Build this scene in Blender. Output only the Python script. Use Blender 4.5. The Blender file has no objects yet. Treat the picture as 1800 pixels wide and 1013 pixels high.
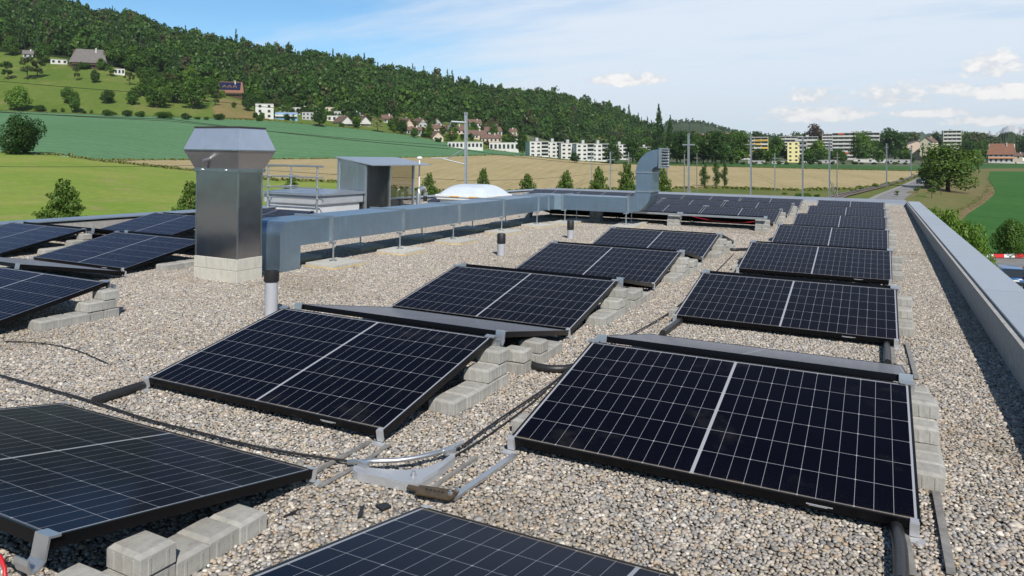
import bpy, bmesh, math, random
import numpy as np
from mathutils import Matrix, Vector
R = math.radians
rng = np.random.default_rng(7)
random.seed(5)
S = bpy.context.scene
COL = S.collection

# ------------------------------------------------------------------ camera, sky, sun, exposure
CAM = Vector((1.512, -3.139, 1.491)); YAW = -0.46437; ROLL = 0.01674
FL, CX, CY = 1298.33, 894.53, 274.63              # focal length and principal point in photograph pixels (1800 x 1013)
cd = bpy.data.cameras.new('camera'); co = bpy.data.objects.new('camera', cd); COL.objects.link(co)
cd.sensor_width = 36; cd.lens = 36 * FL / 1800
cd.shift_x = (900 - CX) / 1800; cd.shift_y = -(506.5 - CY) / 1800
cd.clip_start = .05; cd.clip_end = 20000
co.location = CAM; co.rotation_euler = (R(90), 0, -YAW)
S.camera = co

SUN = Vector((.72, -.85, 1.0)).normalized()
sl = bpy.data.lights.new('sun', 'SUN'); sl.energy = 5.0; sl.angle = R(.5); sl.color = (1, .95, .87)
so = bpy.data.objects.new('sun', sl); COL.objects.link(so)
so.rotation_euler = SUN.to_track_quat('Z', 'Y').to_euler(); so.location = (20, -30, 60)
S.view_settings.view_transform = 'Standard'; S.view_settings.look = 'None'
S.view_settings.exposure = 0.0; S.view_settings.gamma = 1; S.view_settings.use_curve_mapping = False
S.cycles.max_bounces = 6; S.cycles.diffuse_bounces = 3; S.cycles.glossy_bounces = 4
S.cycles.transmission_bounces = 4; S.cycles.transparent_max_bounces = 8
S.cycles.use_denoising = True

class NT:
    """small helper round a node tree"""
    def __init__(s, tree): s.t = tree; s.t.nodes.clear()
    def n(s, typ, **kw):
        o = s.t.nodes.new(typ)
        for k, v in kw.items():
            if k.startswith('i_'): 
                key = k[2:]
                o.inputs[int(key) if key.isdigit() else key].default_value = v
            else: setattr(o, k, v)
        return o
    def l(s, a, b): s.t.links.new(a, b)
    def val(s, x, sock):
        if hasattr(x, 'is_output') or isinstance(x, bpy.types.NodeSocket): s.l(x, sock)
        else: sock.default_value = x
    def m(s, op, a, b=None, c=None, clamp=False):
        o = s.n('ShaderNodeMath', operation=op); o.use_clamp = clamp
        s.val(a, o.inputs[0])
        if b is not None: s.val(b, o.inputs[1])
        if c is not None: s.val(c, o.inputs[2])
        return o.outputs[0]
    def mix(s, f, a, b, blend='MIX'):
        o = s.n('ShaderNodeMix', data_type='RGBA', blend_type=blend)
        s.val(f, o.inputs[0]); s.val(a, o.inputs[6]); s.val(b, o.inputs[7])
        return o.outputs[2]
    def noise(s, vec, scale, detail=3, rough=.5, dim='3D'):
        o = s.n('ShaderNodeTexNoise', noise_dimensions=dim)
        o.inputs['Scale'].default_value = scale; o.inputs['Detail'].default_value = detail; o.inputs['Roughness'].default_value = rough
        if vec is not None: s.l(vec, o.inputs['Vector'])
        return o.outputs[0]
    def ramp(s, x, a, b):
        o = s.n('ShaderNodeMapRange', interpolation_type='SMOOTHSTEP'); s.val(x, o.inputs[0])
        o.inputs[1].default_value = a; o.inputs[2].default_value = b
        return o.outputs[0]

W = bpy.data.worlds.new('World'); S.world = W; W.use_nodes = True
def build_sky():
    t = NT(W.node_tree)
    out = t.n('ShaderNodeOutputWorld'); bg = t.n('ShaderNodeBackground', i_Strength=.060)
    sky = t.n('ShaderNodeTexSky', sky_type='NISHITA', sun_disc=False)
    sky.sun_elevation = math.asin(SUN.z); sky.sun_rotation = math.atan2(SUN.x, SUN.y)
    sky.altitude = 500; sky.air_density = 1.0; sky.dust_density = .35; sky.ozone_density = 2.2
    tc = t.n('ShaderNodeTexCoord'); d = tc.outputs['Generated']
    sp = t.n('ShaderNodeSeparateXYZ'); t.l(d, sp.inputs[0]); x, y, z = sp.outputs
    # azimuth measured from the north-west axis of the roof, elevation
    az = t.m('SUBTRACT', t.m('ARCTAN2', x, y), YAW)
    el = t.m('ARCSINE', z)
    # high thin veil: noise on a flat layer far above
    zz = t.m('MAXIMUM', z, .04)
    cb = t.n('ShaderNodeCombineXYZ'); t.l(t.m('DIVIDE', x, t.m('ADD', zz, .12)), cb.inputs[0]); t.l(t.m('DIVIDE', y, t.m('ADD', zz, .12)), cb.inputs[1])
    mp = t.n('ShaderNodeMapping'); mp.inputs['Rotation'].default_value = (0, 0, R(35)); mp.inputs['Scale'].default_value = (.55, 1.5, 1)
    t.l(cb.outputs[0], mp.inputs[0])
    n1 = t.noise(mp.outputs[0], 1.3, 7, .58); n2 = t.noise(cb.outputs[0], .55, 4, .5)
    veil = t.m('ADD', t.m('MULTIPLY', n1, .75), t.m('MULTIPLY', n2, .45))
    veil = t.m('ADD', veil, t.m('MULTIPLY', t.ramp(az, -.36, .22), .36))
    veil = t.m('SUBTRACT', veil, t.m('MULTIPLY', t.ramp(az, -.22, -.60), .12))
    front = t.m('MULTIPLY', t.ramp(t.m('ABSOLUTE', t.m('SUBTRACT', az, .1)), 1.3, .8), t.ramp(el, .75, .40))   # the cloud sheet lies to the north-east; overhead it is clear
    veil = t.m('MULTIPLY', t.m('MULTIPLY', t.ramp(veil, .55, .96), .92), front)
    lowhaze = t.m('MULTIPLY', t.m('MULTIPLY', t.ramp(el, .20, .0), .30), front)
    # cumulus clouds standing in the south-east part of the view
    cb2 = t.n('ShaderNodeCombineXYZ'); t.l(az, cb2.inputs[0]); t.l(t.m('MULTIPLY', el, 1.5), cb2.inputs[1])
    nw = t.noise(cb2.outputs[0], 62, 6, .62); nw2 = t.noise(cb2.outputs[0], 24, 3, .5)
    wob = t.m('ADD', t.m('MULTIPLY', t.m('SUBTRACT', nw, .5), 2.6), t.m('MULTIPLY', t.m('SUBTRACT', nw2, .5), 2.2))
    tot = None
    for (px, py, hw, hh) in [(1432, 172, 54, 22), (1575, 172, 84, 27), (1440, 203, 104, 19), (1745, 120, 60, 30), (1665, 158, 50, 16), (1760, 166, 86, 20),
                             (1640, 200, 80, 11), (1100, 143, 84, 15), (1740, 215, 80, 12)]:
        a = math.atan((px - CX) / FL); e = math.atan((CY - py) / FL * math.cos(a))
        wa = hw / FL * math.cos(a) ** 2; we = hh / FL * math.cos(a)
        dx = t.m('DIVIDE', t.m('SUBTRACT', az, a), wa); dy = t.m('DIVIDE', t.m('SUBTRACT', el, e), we)
        dy = t.m('MULTIPLY', dy, t.m('ADD', 1.0, t.m('MULTIPLY', t.m('LESS_THAN', dy, 0), .6)))
        q = t.m('ADD', t.m('MULTIPLY', dx, dx), t.m('MULTIPLY', dy, dy))
        g = t.m('SUBTRACT', 1.25, q)
        tot = g if tot is None else t.m('MAXIMUM', tot, g)
    cum = t.ramp(t.m('ADD', t.m('MAXIMUM', tot, -2.0), wob), .05, .95)
    shade = t.ramp(t.m('ADD', t.m('MULTIPLY', tot, .5), wob), -.1, .9)
    skyc = t.mix(1.0, sky.outputs[0], t.mix(front, (.90, 1.25, 1.38, 1), (1.38, 2.0, 2.27, 1)), 'MULTIPLY')
    c = t.mix(veil, skyc, (13.6, 14.8, 16.4, 1))
    c = t.mix(lowhaze, c, (11.2, 12.9, 14.6, 1))
    c = t.mix(t.m('MULTIPLY', cum, .92), c, t.mix(shade, (12.4, 12.9, 13.7, 1), (18.0, 17.5, 17.0, 1)))
    t.l(c, bg.inputs['Color']); t.l(bg.outputs[0], out.inputs[0])
build_sky()

# ------------------------------------------------------------------ measuring helpers (photo pixel -> place in the world)
Fv = Vector((math.sin(YAW), math.cos(YAW), 0)); R0 = Vector((math.cos(YAW), -math.sin(YAW), 0)); U0 = Vector((0, 0, 1))
R1 = math.cos(ROLL) * R0 + math.sin(ROLL) * U0; U1 = -math.sin(ROLL) * R0 + math.cos(ROLL) * U0
# the roof drains: it is tilted by one degree against the level world
B0 = Matrix((R0, U0, Fv)).transposed(); B1 = Matrix((R1, U1, Fv))
ROOFM = Matrix.Translation(CAM) @ (B0 @ B1).to_4x4() @ Matrix.Translation(-CAM)
GZ = .04                                           # height of the gravel's face; what lies on it is lifted by this
def rz(px, py, z=0.0):                             # point on the roof (roof frame) at height z
    d = Fv + (px - CX) / FL * R1 - (py - CY) / FL * U1
    p = CAM + d * ((z + GZ - CAM.z) / d.z); p.z -= GZ; return p
def at(px, py, D):                                 # point of the surroundings at depth D metres
    D = float(D); px = float(px); py = float(py)
    return CAM + D * (Fv + (px - CX) / FL * R0 - (py - CY) / FL * U0)
def azi(px): return YAW + math.atan((px - CX) / FL)
def wide(px, wpx, D): return wpx * D / FL * math.cos(math.atan((px - CX) / FL))   # true width of something that faces us

# ------------------------------------------------------------------ object helpers
ROOF = []                                          # everything that stands on the tilted roof
def tag(o, label=None, cat=None, group=None, kind=None, roof=False):
    if label: o['label'] = label
    if cat: o['category'] = cat
    if group: o['group'] = group
    if kind: o['kind'] = kind
    if roof: ROOF.append((o, roof))
    return o
def empty(name, loc, rotz=0.0):
    o = bpy.data.objects.new(name, None); o.empty_display_size = .1; COL.objects.link(o)
    o.location = loc; o.rotation_euler = (0, 0, rotz); return o
def thing(name, label, cat, loc=(0, 0, 0), rotz=0.0, group=None, roof=False):
    return tag(empty(name, loc, rotz), label, cat, group, None, roof)
def link(name, me, parent=None, loc=None, rot=None):
    o = bpy.data.objects.new(name, me); COL.objects.link(o)
    if parent: o.parent = parent
    if loc is not None: o.location = loc
    if rot is not None: o.rotation_euler = rot
    return o
def copy_tree(o, parent=None):
    c = o.copy(); COL.objects.link(c)
    if parent: c.parent = parent
    for ch in list(o.children): copy_tree(ch, c)
    return c

class MB:
    """collects faces; build() turns them into one mesh"""
    def __init__(s): s.v = []; s.f = []; s.mi = []; s.uv = None
    def add(s, vs, fs, mi=0):
        b = len(s.v); s.v += [tuple(p) for p in vs]; s.f += [tuple(b + i for i in f) for f in fs]; s.mi += [mi] * len(fs); return s
    def box(s, x0, x1, y0, y1, z0, z1, mi=0, M=None):
        vs = [(x0, y0, z0), (x1, y0, z0), (x1, y1, z0), (x0, y1, z0), (x0, y0, z1), (x1, y0, z1), (x1, y1, z1), (x0, y1, z1)]
        if M is not None: vs = [M @ Vector(p) for p in vs]
        return s.add(vs, [(0, 3, 2, 1), (4, 5, 6, 7), (0, 1, 5, 4), (1, 2, 6, 5), (2, 3, 7, 6), (3, 0, 4, 7)], mi)
    def loft(s, rings, cap=True, mi=0, close=True):
        n = len(rings[0]); b = []
        vs = [p for r in rings for p in r]; fs = []
        for i in range(len(rings) - 1):
            for j in range(n if close else n - 1):
                k = (j + 1) % n
                fs.append((i * n + j, i * n + k, (i + 1) * n + k, (i + 1) * n + j))
        if cap: fs.append(tuple(range(n))[::-1]); fs.append(tuple((len(rings) - 1) * n + j for j in range(n)))
        return s.add(vs, fs, mi)
    def tube(s, pts, r, n=8, mi=0, flat=1.0):
        pts = [Vector(p) for p in pts]; rings = []
        for i, p in enumerate(pts):
            t = (pts[min(i + 1, len(pts) - 1)] - pts[max(i - 1, 0)]).normalized()
            a = Vector((0, 0, 1)) if abs(t.z) < .95 else Vector((1, 0, 0))
            u = t.cross(a).normalized(); w = u.cross(t).normalized()
            rr = r[i] if isinstance(r, (list, tuple)) else r
            rings.append([p + rr * (math.cos(2 * math.pi * k / n) * u + flat * math.sin(2 * math.pi * k / n) * w) for k in range(n)])
        return s.loft(rings, True, mi)
    def lathe(s, prof, n=24, c=(0, 0, 0), mi=0):
        rings = [[(c[0] + r * math.cos(2 * math.pi * k / n), c[1] + r * math.sin(2 * math.pi * k / n), c[2] + z) for k in range(n)] for r, z in prof]
        return s.loft(rings, True, mi)
    def prism(s, poly, h0, h1, axis='z', mi=0):
        def P(a, b, h): return {'z': (a, b, h), 'y': (a, h, b), 'x': (h, a, b)}[axis]
        return s.loft([[P(a, b, h0) for a, b in poly], [P(a, b, h1) for a, b in poly]], True, mi)
    def mesh(s, name, mats, smooth=False, bevel=0, angle=None):
        me = bpy.data.meshes.new(name); me.from_pydata(s.v, [], s.f)
        for m in (mats if isinstance(mats, (list, tuple)) else [mats]): me.materials.append(m)
        me.polygons.foreach_set('material_index', s.mi)
        bm = bmesh.new(); bm.from_mesh(me)
        bmesh.ops.recalc_face_normals(bm, faces=bm.faces)
        if bevel: bmesh.ops.bevel(bm, geom=bm.edges[:], offset=bevel, segments=2, affect='EDGES', profile=.6, clamp_overlap=True)
        bm.to_mesh(me); bm.free()
        if smooth:
            me.polygons.foreach_set('use_smooth', [True] * len(me.polygons))
            if angle is not None: me.set_sharp_from_angle(angle=R(angle))
        me.update(); return me
    def build(s, name, mats, parent=None, loc=None, rot=None, smooth=False, bevel=0, angle=None):
        return link(name, s.mesh(name, mats, smooth, bevel, angle), parent, loc, rot)

def quads_mesh(name, verts, mat, smooth=False):
    """verts (n,4,3) -> mesh of loose quads, fast"""
    n = len(verts); me = bpy.data.meshes.new(name)
    me.vertices.add(n * 4); me.vertices.foreach_set('co', np.asarray(verts, np.float32).ravel())
    me.loops.add(n * 4); me.loops.foreach_set('vertex_index', np.arange(n * 4, dtype=np.int32))
    me.polygons.add(n); me.polygons.foreach_set('loop_start', np.arange(0, n * 4, 4, dtype=np.int32))
    me.polygons.foreach_set('loop_total', np.full(n, 4, np.int32))
    me.materials.append(mat); me.update(calc_edges=True); return me
def grid_mesh(name, P, mat, smooth=True):
    """P (r,c,3) array of points -> surface"""
    r, c = P.shape[:2]; me = bpy.data.meshes.new(name)
    idx = np.arange(r * c).reshape(r, c)
    f = np.stack([idx[:-1, :-1], idx[:-1, 1:], idx[1:, 1:], idx[1:, :-1]], -1).reshape(-1, 4)
    me.vertices.add(r * c); me.vertices.foreach_set('co', P.astype(np.float32).ravel())
    me.loops.add(f.size); me.loops.foreach_set('vertex_index', f.astype(np.int32).ravel())
    me.polygons.add(len(f)); me.polygons.foreach_set('loop_start', np.arange(0, f.size, 4, dtype=np.int32))
    me.polygons.foreach_set('loop_total', np.full(len(f), 4, np.int32))
    me.polygons.foreach_set('use_smooth', [smooth] * len(f))
    me.materials.append(mat); me.update(calc_edges=True); return me

# ------------------------------------------------------------------ materials
def mat(name):
    m = bpy.data.materials.new(name); m.use_nodes = True
    t = NT(m.node_tree); out = t.n('ShaderNodeOutputMaterial'); b = t.n('ShaderNodeBsdfPrincipled')
    t.l(b.outputs[0], out.inputs[0]); return m, t, b, out
def simple(name, col, rough=.6, metal=0.0, var=.0, vscale=3.0, bump=0.0, bscale=40.0, spec=.5, col2=None, coat=0):
    m, t, b, out = mat(name)
    tc = t.n('ShaderNodeTexCoord'); v = tc.outputs['Object']
    c4 = (*col, 1)
    if var or col2:
        nz = t.noise(v, vscale, 5, .6)
        c2 = (*col2, 1) if col2 else tuple(min(1, k * (1 + var)) for k in col) + (1,)
        c1 = c4 if col2 else tuple(k * (1 - var) for k in col) + (1,)
        t.l(t.mix(t.ramp(nz, .3, .7), c1, c2), b.inputs['Base Color'])
        t.l(t.m('ADD', rough - .06, t.m('MULTIPLY', nz, .12)), b.inputs['Roughness'])
    else:
        b.inputs['Base Color'].default_value = c4; b.inputs['Roughness'].default_value = rough
    b.inputs['Metallic'].default_value = metal; b.inputs['Specular IOR Level'].default_value = spec
    if coat: b.inputs['Coat Weight'].default_value = coat; b.inputs['Coat Roughness'].default_value = .08
    if bump:
        bp = t.n('ShaderNodeBump', i_Strength=bump, i_Distance=.01); t.l(t.noise(v, bscale, 4, .6), bp.inputs['Height']); t.l(bp.outputs[0], b.inputs['Normal'])
    return m

def panel_glass(name):
    m, t, b, out = mat(name)
    uv = t.n('ShaderNodeUVMap'); sp = t.n('ShaderNodeSeparateXYZ'); t.l(uv.outputs[0], sp.inputs[0]); u, v = sp.outputs[0], sp.outputs[1]
    L, Wd, mg = 1.762, 1.165, .020                      # metres
    # columns: 12 + 12 with a wider middle gap
    um = t.m('SUBTRACT', t.m('ABSOLUTE', t.m('SUBTRACT', u, L / 2)), .007)   # distance from the middle strip
    cw = (L / 2 - .007 - mg) / 12; ch = (Wd - 2 * mg) / 6
    fu = t.m('FRACT', t.m('DIVIDE', um, cw)); fv = t.m('FRACT', t.m('DIVIDE', t.m('SUBTRACT', v, mg), ch))
    du = t.m('MULTIPLY', t.m('SUBTRACT', .5, t.m('ABSOLUTE', t.m('SUBTRACT', fu, .5))), cw)
    dv = t.m('MULTIPLY', t.m('SUBTRACT', .5, t.m('ABSOLUTE', t.m('SUBTRACT', fv, .5))), ch)
    lu = t.m('LESS_THAN', du, .0007); lv = t.m('LESS_THAN', dv, .0010)
    # bright diamonds where three cells' corners meet
    tri = t.m('FRACT', t.m('DIVIDE', um, cw * 3)); dt = t.m('MULTIPLY', t.m('SUBTRACT', .5, t.m('ABSOLUTE', t.m('SUBTRACT', tri, .5))), cw * 3)
    dia = t.m('LESS_THAN', t.m('ADD', dt, dv), .006)
    mid = t.m('LESS_THAN', um, 0.0)
    e1 = t.m('LESS_THAN', u, mg); e2 = t.m('GREATER_THAN', u, L - mg); e3 = t.m('LESS_THAN', v, mg * .45); e4 = t.m('GREATER_THAN', v, Wd - mg * .8)
    edge = t.m('MAXIMUM', t.m('MAXIMUM', e1, e2), t.m('MAXIMUM', e3, e4))
    line = t.m('MAXIMUM', t.m('MAXIMUM', lu, lv), t.m('MAXIMUM', t.m('MAXIMUM', mid, edge), dia))
    # busbars: fine threads along each cell
    bb = t.m('LESS_THAN', t.m('ABSOLUTE', t.m('SUBTRACT', t.m('FRACT', t.m('DIVIDE', t.m('SUBTRACT', v, mg), ch / 10)), .5)), .035)
    tc = t.n('ShaderNodeTexCoord'); nz = t.noise(tc.outputs['Object'], 6, 4, .6); nf = t.noise(tc.outputs['Object'], 160, 2, .6)
    cell = t.mix(nz, (.0012, .0017, .0050, 1), (.0024, .0032, .0080, 1))
    cell = t.mix(t.m('MULTIPLY', bb, .06), cell, (.10, .11, .14, 1))
    c = t.mix(line, cell, (.35, .36, .39, 1))
    # a few bird droppings and dry water marks, different on each panel
    oi = t.n('ShaderNodeObjectInfo'); cv = t.n('ShaderNodeCombineXYZ'); t.l(t.m('ADD', u, t.m('MULTIPLY', oi.outputs['Random'], 91.0)), cv.inputs[0]); t.l(v, cv.inputs[1])
    vo = t.n('ShaderNodeTexVoronoi', feature='F1'); vo.inputs['Scale'].default_value = 2.0; t.l(cv.outputs[0], vo.inputs['Vector'])
    sx = t.n('ShaderNodeSeparateXYZ'); t.l(vo.outputs['Color'], sx.inputs[0])
    wv = t.m('ADD', vo.outputs['Distance'], t.m('MULTIPLY', t.m('SUBTRACT', t.noise(cv.outputs[0], 70, 3, .6), .5), .030))
    drop = t.m('MULTIPLY', t.m('LESS_THAN', wv, t.m('MULTIPLY', sx.outputs[1], .020)), t.m('GREATER_THAN', sx.outputs[0], .62))
    c = t.mix(t.m('MULTIPLY', drop, .8), c, (.55, .53, .48, 1))
    stn = t.noise(cv.outputs[0], 3.2, 5, .65)
    c = t.mix(t.m('MULTIPLY', t.ramp(stn, .56, .74), .030), c, (.40, .36, .30, 1))
    # dust: a brown tide line along the low edge and a thin film
    tide = t.m('MULTIPLY', t.ramp(t.m('ADD', v, t.m('MULTIPLY', t.m('SUBTRACT', nz, .5), .03)), .030, .004), t.m('ADD', .45, t.m('MULTIPLY', nf, .5)))
    c = t.mix(tide, c, (.30, .24, .17, 1))
    film = t.m('ADD', .002, t.m('MULTIPLY', t.ramp(nf, .55, .8), t.m('MULTIPLY', t.ramp(v, .22, .02), .08)))
    c = t.mix(film, c, (.34, .30, .25, 1))
    t.l(c, b.inputs['Base Color'])
    t.l(t.m('ADD', .12, t.m('MULTIPLY', nz, .10)), b.inputs['Roughness'])
    b.inputs['Specular IOR Level'].default_value = 0.0
    # anti-reflective glass: a weak bluish mirror over the cells
    gl = t.n('ShaderNodeBsdfGlossy'); gl.inputs['Color'].default_value = (.56, .62, .80, 1); t.l(t.m('ADD', .07, t.m('MULTIPLY', nz, .08)), gl.inputs['Roughness'])
    fr = t.n('ShaderNodeFresnel', i_IOR=1.14); mx = t.n('ShaderNodeMixShader'); t.l(t.m('MULTIPLY', fr.outputs[0], .80), mx.inputs[0])
    t.l(b.outputs[0], mx.inputs[1]); t.l(gl.outputs[0], mx.inputs[2])
    # the dust film scatters broadly at a flat angle
    g2 = t.n('ShaderNodeBsdfGlossy', i_Roughness=.62); g2.inputs['Color'].default_value = (.60, .59, .60, 1); m2 = t.n('ShaderNodeMixShader')
    t.l(t.m('MULTIPLY', t.m('POWER', fr.outputs[0], 1.5), .90), m2.inputs[0]); t.l(mx.outputs[0], m2.inputs[1]); t.l(g2.outputs[0], m2.inputs[2]); t.l(m2.outputs[0], out.inputs[0])
    # grazing sheen of the dust that lies on the glass
    b.inputs['Sheen Weight'].default_value = .06; b.inputs['Sheen Roughness'].default_value = .10; b.inputs['Sheen Tint'].default_value = (.9, .85, .78, 1)
    return m

def leaf_mat(name, c1, c2, trans=.25):
    m = bpy.data.materials.new(name); m.use_nodes = True; t = NT(m.node_tree)
    out = t.n('ShaderNodeOutputMaterial'); g = t.n('ShaderNodeNewGeometry'); oi = t.n('ShaderNodeObjectInfo')
    tc = t.n('ShaderNodeTexCoord')
    f = t.m('ADD', t.m('MULTIPLY', g.outputs['Random Per Island'], .6), t.m('MULTIPLY', oi.outputs['Random'], .4))
    c = t.mix(f, (*c1, 1), (*c2, 1))
    d = t.n('ShaderNodeBsdfDiffuse'); t.l(c, d.inputs[0])
    tr = t.n('ShaderNodeBsdfTranslucent'); t.l(t.mix(1.0, c, (1.5, 1.35, .6, 1), 'MULTIPLY'), tr.inputs[0])
    gl = t.n('ShaderNodeBsdfGlossy', i_Roughness=.45); gl.inputs[0].default_value = (.5, .55, .45, 1)
    m1 = t.n('ShaderNodeMixShader', i_0=trans); t.l(d.outputs[0], m1.inputs[1]); t.l(tr.outputs[0], m1.inputs[2])
    m2 = t.n('ShaderNodeMixShader', i_0=.025); t.l(m1.outputs[0], m2.inputs[1]); t.l(gl.outputs[0], m2.inputs[2])
    t.l(m2.outputs[0], out.inputs[0]); return m

def field_mat(name, cols, scale=.05, fine=1.2, stripe=None, bump=.3, tram=None):
    """cols: two or three colours; broad patches + fine grain, optional drill rows (angle, spacing, strength)"""
    m, t, b, out = mat(name)
    g = t.n('ShaderNodeNewGeometry'); P = g.outputs['Position']
    n1 = t.noise(P, scale, 5, .6); n2 = t.noise(P, fine, 4, .65); n3 = t.noise(P, scale * 4, 4, .6)
    c = t.mix(t.ramp(n1, .35, .65), (*cols[0], 1), (*cols[1], 1))
    if len(cols) > 2: c = t.mix(t.m('MULTIPLY', t.ramp(n3, .52, .72), .75), c, (*cols[2], 1))
    c = t.mix(t.m('MULTIPLY', t.ramp(n2, .3, .7), .5), c, t.mix(1.0, c, (.62, .62, .60, 1), 'MULTIPLY'))
    if stripe:
        mp = t.n('ShaderNodeMapping'); mp.inputs['Rotation'].default_value = (0, 0, stripe[0]); t.l(P, mp.inputs[0])
        sx = t.n('ShaderNodeSeparateXYZ'); t.l(mp.outputs[0], sx.inputs[0])
        w = t.m('SINE', t.m('MULTIPLY', t.m('ADD', sx.outputs[0], t.m('MULTIPLY', n3, stripe[1] * .6)), 2 * math.pi / stripe[1]))
        c = t.mix(t.m('MULTIPLY', t.ramp(w, -.2, 1), stripe[2]), c, t.mix(1.0, c, (.72, .74, .70, 1), 'MULTIPLY'))
    if tram:
        mp = t.n('ShaderNodeMapping'); mp.inputs['Rotation'].default_value = (0, 0, tram[0]); t.l(P, mp.inputs[0]); sx = t.n('ShaderNodeSeparateXYZ'); t.l(mp.outputs[0], sx.inputs[0])
        f = t.m('FRACT', t.m('DIVIDE', t.m('ADD', sx.outputs[0], t.m('MULTIPLY', n1, 6.0)), tram[1])); f = t.m('ABSOLUTE', t.m('SUBTRACT', t.m('ABSOLUTE', t.m('SUBTRACT', f, .5)), .9 / tram[1]))
        c = t.mix(t.m('MULTIPLY', t.m('LESS_THAN', f, .30 / tram[1]), t.m('ADD', .3, t.m('MULTIPLY', n3, .5))), c, t.mix(1.0, c, (.62, .66, .55, 1), 'MULTIPLY'))
    t.l(c, b.inputs['Base Color']); b.inputs['Roughness'].default_value = .95; b.inputs['Specular IOR Level'].default_value = .1
    if bump:
        bp = t.n('ShaderNodeBump', i_Strength=bump, i_Distance=.3); t.l(n2, bp.inputs['Height']); t.l(bp.outputs[0], b.inputs['Normal'])
    return m

def concrete(name, c1, c2, bump=.5):
    m, t, b, out = mat(name)
    tc = t.n('ShaderNodeTexCoord'); oi = t.n('ShaderNodeObjectInfo'); v = tc.outputs['Object']
    n = t.noise(v, 14, 6, .65); nf = t.noise(v, 180, 3, .7)
    c = t.mix(t.ramp(n, .3, .72), (*c1, 1), (*c2, 1)); c = t.mix(t.m('MULTIPLY', t.ramp(nf, .5, .75), .35), c, tuple(.55 * k for k in c1) + (1,))
    c = t.mix(t.m('MULTIPLY', oi.outputs['Random'], .55), c, tuple(.70 * k for k in c1) + (1,))
    mp = t.n('ShaderNodeMapping'); mp.inputs['Scale'].default_value = (1, 1, .18); va = t.n('ShaderNodeVectorMath', operation='ADD'); t.l(v, va.inputs[0]); t.l(oi.outputs['Random'], va.inputs[1]); t.l(va.outputs[0], mp.inputs[0])
    c = t.mix(t.m('MULTIPLY', t.ramp(t.noise(mp.outputs[0], 26, 4, .65), .50, .75), .45), c, tuple(.5 * k for k in c1) + (1,))   # runs of dirt
    t.l(c, b.inputs['Base Color']); b.inputs['Roughness'].default_value = .9; b.inputs['Specular IOR Level'].default_value = .25
    bp = t.n('ShaderNodeBump', i_Strength=bump, i_Distance=.004); t.l(t.m('ADD', nf, n), bp.inputs['Height']); t.l(bp.outputs[0], b.inputs['Normal'])
    return m

def metal(name, col, rough, spangle=0, wave=0, wscale=3.0, metallic=1.0, streak=0):
    m, t, b, out = mat(name)
    tc = t.n('ShaderNodeTexCoord'); v = tc.outputs['Object']
    n = t.noise(v, 5, 5, .65)
    c = t.mix(n, tuple(k * .82 for k in col) + (1,), tuple(min(1, k * 1.12) for k in col) + (1,))
    r = t.m('ADD', rough - .05, t.m('MULTIPLY', n, .12))
    if spangle:
        vo = t.n('ShaderNodeTexVoronoi', feature='F1'); vo.inputs['Scale'].default_value = 55; t.l(v, vo.inputs['Vector'])
        sx = t.n('ShaderNodeSeparateXYZ'); t.l(vo.outputs['Color'], sx.inputs[0])
        c = t.mix(t.m('MULTIPLY', sx.outputs[0], spangle), c, tuple(k * .55 for k in col) + (1,)); r = t.m('ADD', r, t.m('MULTIPLY', sx.outputs[1], spangle * .2))
    if streak:
        mp = t.n('ShaderNodeMapping'); mp.inputs['Scale'].default_value = (9, 9, .7); t.l(v, mp.inputs[0])
        sn = t.noise(mp.outputs[0], 2.2, 4, .6)
        c = t.mix(t.m('MULTIPLY', t.ramp(sn, .52, .72), streak), c, tuple(min(1, k * 1.5) for k in col) + (1,)); r = t.m('ADD', r, t.m('MULTIPLY', t.ramp(sn, .5, .7), streak * .2))
    oi = t.n('ShaderNodeObjectInfo'); c = t.mix(t.m('MULTIPLY', oi.outputs['Random'], .22), c, tuple(k * .62 for k in col) + (1,))
    t.l(c, b.inputs['Base Color']); t.l(r, b.inputs['Roughness']); b.inputs['Metallic'].default_value = metallic
    if wave:
        bp = t.n('ShaderNodeBump', i_Strength=wave, i_Distance=.05); t.l(t.noise(v, wscale, 2, .4), bp.inputs['Height']); t.l(bp.outputs[0], b.inputs['Normal'])
    return m

def pebble_mat():
    m, t, b, out = mat('pebbles')
    a = t.n('ShaderNodeAttribute', attribute_name='tint'); tc = t.n('ShaderNodeTexCoord')
    n = t.noise(tc.outputs['Object'], 130, 3, .6)
    c = t.mix(t.m('MULTIPLY', t.ramp(n, .4, .7), .35), a.outputs['Color'], t.mix(1.0, a.outputs['Color'], (.65, .63, .60, 1), 'MULTIPLY'))
    g = t.n('ShaderNodeNewGeometry'); w1 = t.noise(g.outputs['Position'], .55, 5, .6)        # dirt and weathering in patches
    c = t.mix(t.ramp(w1, .50, .72), c, t.mix(1.0, c, (.80, .77, .72, 1), 'MULTIPLY'))
    t.l(c, b.inputs['Base Color']); b.inputs['Roughness'].default_value = .75; b.inputs['Specular IOR Level'].default_value = .35
    return m

def stripes(name, ca, cb, axis, period):
    m, t, b, out = mat(name); tc = t.n('ShaderNodeTexCoord'); sp = t.n('ShaderNodeSeparateXYZ'); t.l(tc.outputs['Object'], sp.inputs[0])
    f = t.m('GREATER_THAN', t.m('FRACT', t.m('DIVIDE', sp.outputs[axis], period)), .5)
    t.l(t.mix(f, (*ca, 1), (*cb, 1)), b.inputs['Base Color']); b.inputs['Roughness'].default_value = .5; return m

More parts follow.
